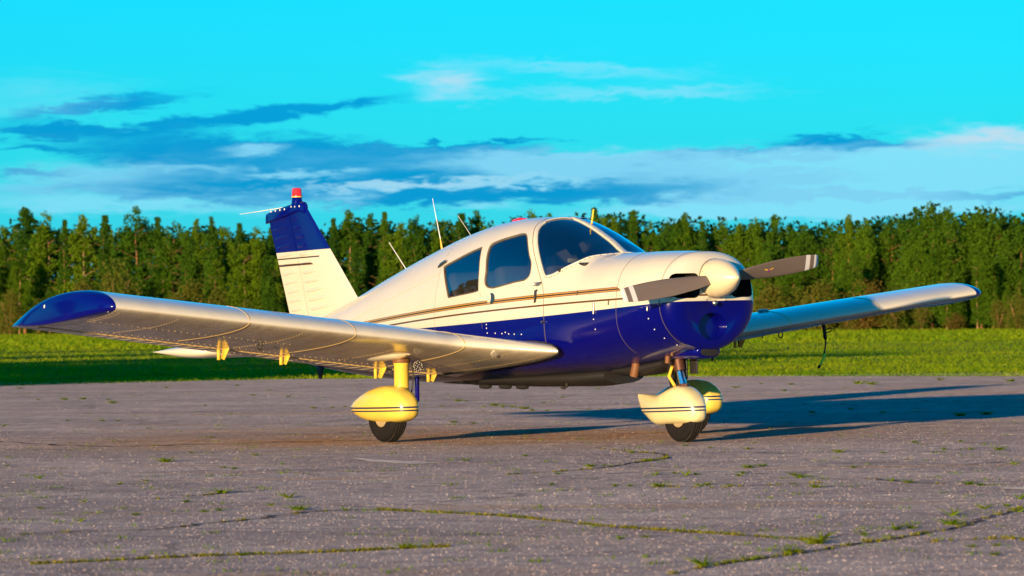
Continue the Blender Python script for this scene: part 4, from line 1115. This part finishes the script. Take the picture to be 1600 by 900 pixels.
# loose grit and exposed aggregate standing a few millimetres proud of the worn slab
n = 120000
gu = rng.uniform(-20, 1620, n); gd = 13.5+58*rng.random(n)**1.15
gxy = CAM[None, :2]+(FW[None, :2]+RT[None, :2]*((gu-800)/FPX)[:, None])*gd[:, None]
gr = rng.uniform(.003, .010, n)*np.where(rng.random(n) < .03, 1.7, 1.0); ga = rng.uniform(0, 6.283, n); gh = gr*rng.uniform(.18, .42, n)
T = np.zeros((n, 4, 3))
for k in range(3): T[:, k, 0] = gxy[:, 0]+gr*np.cos(ga+k*2.094); T[:, k, 1] = gxy[:, 1]+gr*np.sin(ga+k*2.094); T[:, k, 2] = -.001
T[:, 3, 0] = gxy[:, 0]+gr*rng.uniform(-.4, .4, n); T[:, 3, 1] = gxy[:, 1]+gr*rng.uniform(-.4, .4, n); T[:, 3, 2] = gh
principled('grit', (.3, .25, .25), .92, spec=.2, build=lambda N, b: m_apron(N, b, False))
me = bpy.data.meshes.new('loose_grit'); me.vertices.add(n*4); me.vertices.foreach_set('co', T.reshape(-1).astype(np.float32))
idx = (np.arange(n)[:, None]*4+np.array([0, 1, 3, 1, 2, 3, 2, 0, 3])[None]).reshape(-1).astype(np.int32)
me.loops.add(n*9); me.loops.foreach_set('vertex_index', idx); me.polygons.add(n*3); me.polygons.foreach_set('loop_start', np.arange(0, n*9, 3, dtype=np.int32)); me.update(calc_edges=True)
me.materials.append(MATS['grit']); o = bpy.data.objects.new('loose_grit', me); COL.objects.link(o); o['kind'] = 'stuff'; o['label'] = 'loose grit and worn stones over the whole apron'; o['category'] = 'gravel'

def tuft_mesh(i, n, spread, h):
    a = rng.normal(0, spread, (n, 3)); a[:, 2] = 0
    o = quads_mesh('weed_tuft', blades(a, rng.uniform(.4, 1, n)*h, rng.uniform(.012, .024, n), 1.0), MATS['weed_leaf']); return o
PROTO = [tuft_mesh(0, 26, .010, .07), tuft_mesh(1, 22, .009, .06), tuft_mesh(2, 44, .014, .07), tuft_mesh(3, 16, .008, .085)]
WEEDS = [(257, 722, 1.5, 2), (345, 771, 1.4, 2), (451, 778, 1.4, 3), (230, 752, .8, 1), (132, 785, .9, 3), (125, 815, .8, 3), (60, 748, .8, 0), (65, 795, .8, 1), (187, 757, .8, 0), (212, 805, .9, 0), (290, 785, .8, 1), (318, 800, .7, 1),
  (343, 798, .8, 1), (423, 790, .7, 0), (465, 797, 1.2, 2), (540, 798, 1.0, 3), (365, 733, .8, 1), (350, 731, .7, 1), (400, 712, .8, 3), (300, 708, .7, 1), (320, 634, .9, 1), (60, 625, .9, 1), (100, 625, 1.2, 2), (175, 630, 1.3, 2), (170, 625, 1.1, 1), (130, 624, 1.4, 2),
  (106, 658, .8, 0), (5, 666, 1.2, 3), (160, 658, 1.0, 1), (185, 658, .9, 1), (330, 684, .9, 1), (240, 697, .7, 3), (10, 728, .7, 1), (450, 620, 1.0, 1), (420, 610, 1.0, 1), (520, 637, 1.0, 1), (540, 636, .9, 1), (490, 638, 1.0, 2), (395, 618, 1.2, 1),
  (715, 627, 1.2, 2), (728, 627, 1.0, 1), (773, 634, 1.4, 2), (785, 636, 1.4, 3), (802, 636, 1.2, 2), (820, 639, 1.3, 2), (832, 642, 1.2, 1), (856, 642, 1.1, 1), (755, 636, .9, 0), (690, 635, .7, 1), (706, 660, .8, 1), (740, 662, 1.0, 1), (712, 660, .9, 0), (850, 630, .9, 1),
  (745, 602, 1.2, 2), (760, 602, .9, 1), (880, 621, 1.0, 1), (935, 608, 1.0, 2), (920, 640, .8, 1), (938, 640, .8, 0), (975, 651, .8, 1), (728, 720, 1.1, 3), (820, 713, .7, 1), (862, 758, .8, 0), (872, 741, .9, 1), (922, 729, .9, 2), (945, 728, .8, 1), (1012, 721, 1.2, 2),
  (1020, 719, .9, 1), (987, 708, 1.0, 1), (1072, 697, .6, 1), (1110, 700, .7, 1), (1168, 702, .8, 1), (1170, 731, 1.2, 2), (1190, 729, .9, 1), (1312, 707, 1.3, 2), (1380, 708, .7, 1), (1475, 703, .8, 0), (1516, 703, .8, 3), (1560, 703, 1.3, 2), (1585, 726, .9, 0),
  (1073, 743, 1.2, 3), (1088, 742, .9, 1), (1055, 740, .8, 1), (1025, 742, .8, 3), (1105, 758, .9, 1), (1095, 760, .8, 3), (1030, 761, 1.2, 2), (985, 760, .9, 1), (960, 760, .7, 1), (1275, 762, 1.1, 1), (1140, 759, .8, 1), (1155, 744, .8, 1), (1160, 740, .9, 1), (1252, 746, 1.1, 2),
  (1240, 742, .9, 1), (1333, 731, .8, 1), (1393, 752, .8, 3), (1420, 755, 1.0, 3), (1514, 757, 1.2, 2), (1533, 759, 1.0, 1), (1572, 791, .8, 0), (1488, 806, 1.3, 3), (1538, 795, 1.1, 3), (1485, 820, 1.4, 2), (1400, 828, 1.2, 3), (1425, 826, 1.1, 1), (1595, 780, 1.1, 3), (1592, 800, 1.2, 3),
  (968, 843, .8, 3), (1010, 840, .6, 1), (1275, 850, 1.5, 2), (1285, 842, 1.2, 3), (1170, 876, 1.2, 3), (1100, 884, 1.3, 3), (1240, 864, 1.1, 2), (1350, 836, .8, 1), (1095, 812, .0, 0), (1520, 855, .7, 1), (1558, 853, .8, 1), (1555, 868, .7, 0), (635, 857, 1.1, 2), (678, 855, 1.0, 3), (380, 868, .8, 1),
  (1430, 692, .9, 1), (1500, 690, .8, 1), (1540, 648, 1.6, 2), (1500, 650, 1.5, 2), (1380, 645, 1.4, 1), (1330, 640, 1.2, 1), (1270, 645, 1.2, 1), (1340, 600, 2.2, 2), (1360, 601, 2.0, 2), (1150, 606, 1.5, 1), (1190, 600, 1.4, 1), (1235, 601, 1.4, 1), (1225, 611, 1.3, 1), (1470, 594, 2.0, 1), (1580, 596, 1.8, 2), (30, 607, 1.6, 1), (260, 606, 1.5, 1), (370, 603, 1.4, 1)]
def weed_label(u, v, k):
    band_ = 'at the apron edge' if v < 622 else 'level with the wheels' if v < 690 else 'just nearer than the wheels' if v < 745 else 'in mid foreground' if v < 815 else 'in near foreground'
    side_ = 'below the near wing' if u < 400 else 'left of centre' if u < 740 else 'before the fuselage' if u < 1060 else 'right of the nose wheel' if u < 1330 else 'far right'
    size_ = 'large' if k >= 1.2 else 'small'
    key = (band_, side_, size_); count[key] = count.get(key, 0)+1
    return '%s weed tuft %s, %s, %s from left' % (size_, side_, band_, ORD[count[key]-1])
count = {}
ORD = ['first', 'second', 'third', 'fourth', 'fifth', 'sixth', 'seventh', 'eighth', 'ninth', 'tenth', 'eleventh', 'twelfth', 'thirteenth', 'fourteenth', 'fifteenth']
used = set()
for (u, v, k, pi) in sorted(WEEDS):
    if k == 0: continue
    p = gp(u, v); src = PROTO[pi]
    if pi in used: w_ = src.copy(); COL.objects.link(w_)
    else: w_ = src; used.add(pi)
    w_.location = (p[0], p[1], 0); w_.rotation_euler = (0, 0, random.uniform(0, 6.28)); kk = k*random.uniform(.7, 1.0); w_.scale = (kk*.72, kk*.72, kk*.42)
    w_['label'] = weed_label(u, v, k); w_['category'] = 'weed'; w_['group'] = 'weeds scattered over the apron'
# countless tiny sprouts
n = 420
uu = rng.uniform(0, 1600, n); vv = 598+300*rng.random(n)**1.5; allp = []
for a, b in zip(uu, vv):
    p = gp(a, b); k = int(rng.integers(5, 16)); q = rng.normal(0, .035, (k, 3)); q[:, 2] = 0; allp.append(p[None]+q)
allp = np.vstack(allp); allp[:, 2] = 0
o = quads_mesh('tiny_sprouts', blades(allp, rng.uniform(.005, .018, len(allp)), rng.uniform(.004, .010, len(allp)), .7), MATS['weed_leaf'], 'stuff')
o['label'] = 'countless tiny green sprouts all over the apron'; o['category'] = 'sprouts'

# ------------------------------------------------------------------ the forest
m_leafy('leaf_pine', (.016, .056, .008), (.070, .150, .010), .25, .9, .55)
m_leafy('leaf_birch', (.034, .100, .007), (.14, .225, .010), .35, .9, .55)
m_leafy('leaf_broad', (.028, .088, .008), (.095, .175, .010), .3, .8, .55)
m_leafy('leaf_bush', (.075, .110, .014), (.150, .140, .020), .35, 1.4, .55)
m_leafy('leaf_rust', (.085, .080, .014), (.14, .095, .018), .3, 1.4, .4)
m_leafy('leaf_shaded_mass', (.006, .024, .005), (.020, .052, .008), .2, .3, .0)  # darker leaf copy: shade in the gaps between trees is put into the colour
principled('bark_warm', (.20, .09, .03), .9, build=lambda N, b: grime(N, b, (.24, .11, .035), .4, 3, 0, .85))
principled('bark_birch', (.42, .25, .13), .85, build=lambda N, b: grime(N, b, (.34, .19, .08), .5, 4, 0, .8))

def leaf_quads(C, sig, n_each, size):
    n = len(C)*n_each; P = np.repeat(C, n_each, 0)+np.clip(rng.normal(0, 1, (n, 3)), -1.7, 1.7)*np.repeat(sig, n_each, 0)
    a = rng.normal(0, 1, (n, 3)); a /= np.linalg.norm(a, axis=1)[:, None]; b = rng.normal(0, 1, (n, 3)); b -= a*(a*b).sum(1)[:, None]; b /= np.linalg.norm(b, axis=1)[:, None]
    s = rng.uniform(.6, 1.3, (n, 1))*size
    return np.stack([P-a*s*.5, P+b*s*.32, P+a*s*.5, P-b*s*.32], 1)

def crown_centres(kind, H, Rr, k):
    out, sg = [], []; ph = rng.uniform(0, 6.28, 6)
    nl = {'pine': 3, 'spruce': 1, 'birch': 4, 'broad': 6, 'bush': 4}[kind]      # leaders: a crown has several tips of uneven height
    lead = [(0, 0, 1.0)]+[(Rr*rng.uniform(.25, .62)*math.cos(t_), Rr*rng.uniform(.25, .62)*math.sin(t_), rng.uniform(.74, .96)) for t_ in rng.uniform(0, 6.283, nl-1)]
    lk = 1.0 if nl == 1 else .72
    for i in range(k):
        if kind == 'pine':      # irregular narrow crown in tiers, bare lower trunk
            f = rng.random()**.8; h = H*(.20+.80*f); r = Rr*1.0*(1.01-f)**.60*(.65+.35*math.sin(f*15+i*.02)**2)
        elif kind == 'spruce':
            f = rng.random()**1.15; h = H*(.06+.94*f); r = Rr*(1-f)**.85+.03
        elif kind == 'birch':
            f = rng.random(); h = H*(.10+.90*f); r = Rr*min(1, .45+2.2*f)*(1.01-f)**.55
        elif kind == 'broad':
            f = rng.random(); h = H*(.07+.93*f); r = Rr*math.sin(math.pi*(.14+.84*f))**.75*(1-.12*f)
        else:
            f = rng.random(); h = H*(.04+.96*f); r = Rr*(1-f*f)**.5*(.8+.3*rng.random())
        a = rng.uniform(0, 6.283); q = r*math.sqrt(rng.uniform(.12, 1))*(.80+.22*math.sin(2*a+ph[0]+f*5)+.20*math.sin(3*a+ph[1]-f*9)+.14*math.sin(f*23+ph[2]))*rng.uniform(.85, 1.2)
        ox, oy, hs_ = lead[int(rng.integers(0, nl))]; q *= lk
        out.append((q*math.cos(a)+ox*min(1, f*1.6), q*math.sin(a)+oy*min(1, f*1.6), h*hs_)); s = Rr*(.075+.06*(1-f) if kind != 'bush' else .2)
        sg.append((s, s, s*(1.05 if kind in ('birch', 'broad') else .7)))
    return np.array(out), np.array(sg)

def make_tree(kind, H, Rr, leaf, bark, k, each, size):
    root = bpy.data.objects.new({'pine': 'pine_tree', 'spruce': 'spruce_tree', 'birch': 'birch_tree', 'broad': 'broadleaf_tree', 'bush': 'bush'}[kind], None); COL.objects.link(root)
    C, S_ = crown_centres(kind, H, Rr, k)
    quads_mesh('crown', leaf_quads(C, S_, each, size), MATS[leaf], None, root)
    geos = []
    if kind != 'bush':
        hs = np.linspace(0, .84, 9); bend = rng.normal(0, .05*Rr, (9, 2)).cumsum(0)
        path = [(bend[i, 0]*.5, bend[i, 1]*.5, H*h-.1) for i, h in enumerate(hs)]; r0 = H*.012
        geos.append(tube_geo(path, [r0*(1-.9*h) for h in hs], 7))
        for i in range(9):
            f = rng.uniform(.35, .85); a = rng.uniform(0, 6.28); l = Rr*(1-f)*1.4+.2; z = H*f; j = int(f*8)
            b0 = path[j]; geos.append(tube_geo([(b0[0], b0[1], z), (b0[0]+l*.5*math.cos(a), b0[1]+l*.5*math.sin(a), z+l*.25), (b0[0]+l*math.cos(a), b0[1]+l*math.sin(a), z+l*.45)], [r0*.22, r0*.15, r0*.06], 5))
    else:
        for i in range(5):
            a = rng.uniform(0, 6.28); geos.append(tube_geo([(0, 0, -.05), (Rr*.3*math.cos(a), Rr*.3*math.sin(a), H*.4), (Rr*.6*math.cos(a), Rr*.6*math.sin(a), H*.75)], [.04, .03, .01], 5))
    mk('trunk', *join_geo(geos), MATS[bark], root)
    return root
TP = {'pine': [make_tree('pine', 10, 1.6, 'leaf_pine', 'bark_warm', 230, 36, .20) for _ in range(3)],
      'spruce': [make_tree('spruce', 10, 1.5, 'leaf_pine', 'bark_warm', 260, 34, .18) for _ in range(2)],
      'birch': [make_tree('birch', 10, 1.75, 'leaf_birch', 'bark_birch', 220, 34, .19) for _ in range(3)],
      'broad': [make_tree('broad', 10, 2.2, 'leaf_broad', 'bark_warm', 280, 36, .21) for _ in range(3)],
      'bush': [make_tree('bush', 3, 1.2, 'leaf_bush', 'bark_warm', 45, 70, .13) for _ in range(2)]+[make_tree('bush', 3, 1.4, 'leaf_rust', 'bark_warm', 45, 60, .14)]}
usedp = set()
def copy_tree(src):
    if src.name not in usedp: usedp.add(src.name); return src
    r = src.copy(); COL.objects.link(r)
    for ch in src.children: c = ch.copy(); COL.objects.link(c); c.parent = r
    return r
def forest_dist(u): return float(np.interp(u, [-60, 0, 500, 1100, 1660], [385, 380, 345, 300, 262]))
def horizon(u): return 497.3-(u-800)*.0100
def place(kind, idx, u, D, top, wide=1.0):
    o = copy_tree(TP[kind][idx % len(TP[kind])])
    p = CAM[:2]+(FW[:2]+RT[:2]*(u-800)/FPX)*D; H = CAM[2]+(horizon(u)-top)/FPX*D+.05
    base = 10 if kind != 'bush' else 3
    o.location = (p[0], p[1], -.06); o.rotation_euler = (0, 0, random.uniform(0, 6.28)); o.scale = (H/base*wide, H/base*wide, H/base)
    return o
FRONT = [(8,345,'birch'), (40,325,'pine'), (73,328,'birch'), (102,346,'spruce'), (130,338,'birch'), (165,338,'spruce'), (190,350,'birch'), (214,328,'broad'), (247,342,'spruce'), (276,345,'broad'), (308,345,'birch'), (331,341,'pine'), (350,346,'birch'), (375,350,'spruce'), (402,352,'birch'),
  (425,356,'spruce'), (455,348,'birch'), (490,350,'pine'), (522,342,'spruce'), (546,332,'birch'), (580,338,'pine'), (602,335,'spruce'), (628,352,'birch'), (650,341,'broad'), (690,338,'birch'), (722,336,'spruce'), (746,332,'pine'), (775,345,'birch'), (805,342,'spruce'), (831,327,'birch'), (860,335,'pine'), (893,340,'spruce'),
  (930,328,'spruce'), (946,330,'birch'), (991,331,'spruce'), (1018,345,'birch'), (1042,344,'broad'), (1071,336,'birch'), (1098,350,'spruce'), (1131,340,'broad'), (1156,350,'birch'), (1182,346,'broad'), (1211,337,'pine'), (1235,350,'birch'), (1256,352,'broad'), (1300,345,'broad'), (1327,340,'birch'), (1355,345,'broad'),
  (1400,336,'broad'), (1432,330,'broad'), (1458,322,'broad'), (1484,334,'broad'), (1508,338,'broad'), (1532,330,'broad'), (1552,331,'broad'), (1592,346,'broad')]
WORDS = {'pine': ('narrow pine', 'pine'), 'spruce': ('dark pointed spruce', 'spruce'), 'birch': ('slender leafy birch', 'birch'), 'broad': ('broad leafy tree', 'tree'), 'bush': ('low yellow-green bush', 'bush')}
SEGS = [(-99, 430, 'left of the fin'), (430, 700, 'between fin and aerial'), (700, 1040, 'behind the cabin'), (1040, 1400, 'behind the propeller'), (1400, 1700, 'by the far wing tip')]
def segname(u): return next(s for a, b, s in SEGS if a <= u < b)
def label_tree(o, kind, u, where, group):
    key = (kind, where, segname(u)); count[key] = count.get(key, 0)+1
    o['label'] = '%s %s %s, %s from left' % (WORDS[kind][0], where, segname(u), ORD[count[key]-1]); o['category'] = WORDS[kind][1]; o['group'] = group
for i, (u, top, kind) in enumerate(FRONT):
    o = place(kind, i, u, forest_dist(u)+random.uniform(0, 7), top+random.uniform(-2, 2), random.uniform(.85, 1.25)*(.82 if kind == 'broad' and u < 1380 else 1))
    label_tree(o, kind, u, 'on the forest edge', 'tall trees along the forest edge')
u = -20; i = 0
while u < 1630:
    kind = random.choice(['birch', 'spruce', 'pine', 'birch']) if u < 1000 else random.choice(['broad', 'birch', 'broad'])
    o = place(kind, i+1, u, forest_dist(u)-random.uniform(2, 6), random.choice([random.uniform(362, 400), random.uniform(400, 450)]), random.uniform(1.0, 1.35))
    label_tree(o, kind, u, 'before the taller trees', 'shorter trees before the forest edge')
    u += random.uniform(36, 62); i += 1
BUSH = [(15, 455, 0, .8), (60, 470, 1, .9), (130, 440, 0, 1.0), (185, 410, 1, .9), (215, 470, 0, 1.0), (300, 440, 0, .9), (338, 452, 1, .9), (268, 462, 0, 1.1), (386, 470, 1, 1), (1205, 446, 0, 1.3), (1245, 452, 1, 1.4), (1285, 440, 0, 1.1), (1350, 440, 2, 1.0), (1400, 452, 0, 1.2), (1440, 470, 1, 1.0),
        (1180, 470, 1, 1.0), (1320, 474, 0, 1.2), (1490, 490, 2, 1.6), (1560, 470, 0, 1.1), (1590, 460, 1, 1.0), (1130, 452, 0, 1.2), (1230, 485, 1, 1.4), (10, 492, 1, 1.5)]
for u, top, idx, wd in sorted(BUSH):
    o = place('bush', idx, u, forest_dist(u)-random.uniform(8, 14), top, wd); kind = 'bush'
    key = ('bush', idx == 2, segname(u)); count[key] = count.get(key, 0)+1
    o['label'] = '%s at forest foot %s, %s from left' % ('rusty brown bush' if idx == 2 else 'low yellow-green bush', segname(u), ORD[count[key]-1]); o['category'] = 'bush'; o['group'] = 'bushes at the foot of the forest'
# the wood behind reads as one dark mass
n = 4200; uu = rng.uniform(-80, 1680, n); DD = np.array([forest_dist(a) for a in uu])+rng.uniform(9, 32, n)
tops = np.interp(uu, [f[0] for f in FRONT], [f[1] for f in FRONT])+22
zz = rng.random(n)**1.0*(CAM[2]+(497-tops)/FPX*DD)
C = np.column_stack([CAM[0]+(FW[0]+RT[0]*(uu-800)/FPX)*DD, CAM[1]+(FW[1]+RT[1]*(uu-800)/FPX)*DD, zz])
o = quads_mesh('far_forest', leaf_quads(C, np.full((n, 3), .55), 34, .42), MATS['leaf_shaded_mass'], 'stuff'); o['label'] = 'dark mass of the wood behind the front trees'; o['category'] = 'forest'

# trees out of frame on the left whose long evening shadow lies on the meadow
sxy = np.array([math.cos(R(SUN_AZ)), math.sin(R(SUN_AZ))])
def field_pt(u, extra):
    eu = ((edge_a-CAM[:2])@RT[:2])/((edge_a-CAM[:2])@FW[:2]); ed = (edge_a-CAM[:2])@FW[:2]; o_ = np.argsort(eu)
    q = (u-800)/FPX; D = float(np.interp(q, eu[o_], ed[o_]))+extra
    return CAM[:2]+(FW[:2]+RT[:2]*q)*D
SH = [(-30, 12), (110, 11), (250, 10), (380, 9), (500, 8), (60, 26), (200, 24), (340, 22), (-30, 40), (100, 40), (230, 36), (-40, 58), (60, 58), (-40, 76)]
for k, (u_, ex) in enumerate(SH):
    p = field_pt(u_, ex)+sxy*56; o = copy_tree(TP['pine'][k % 3]); o.location = (p[0], p[1], -.06); o.scale = (1.9, 1.9, .86); o.rotation_euler = (0, 0, k*1.3)
    o['label'] = 'tall pine beside the apron outside the picture on the left, %s in its row' % ORD[k]; o['category'] = 'pine'; o['group'] = 'pines beside the apron'
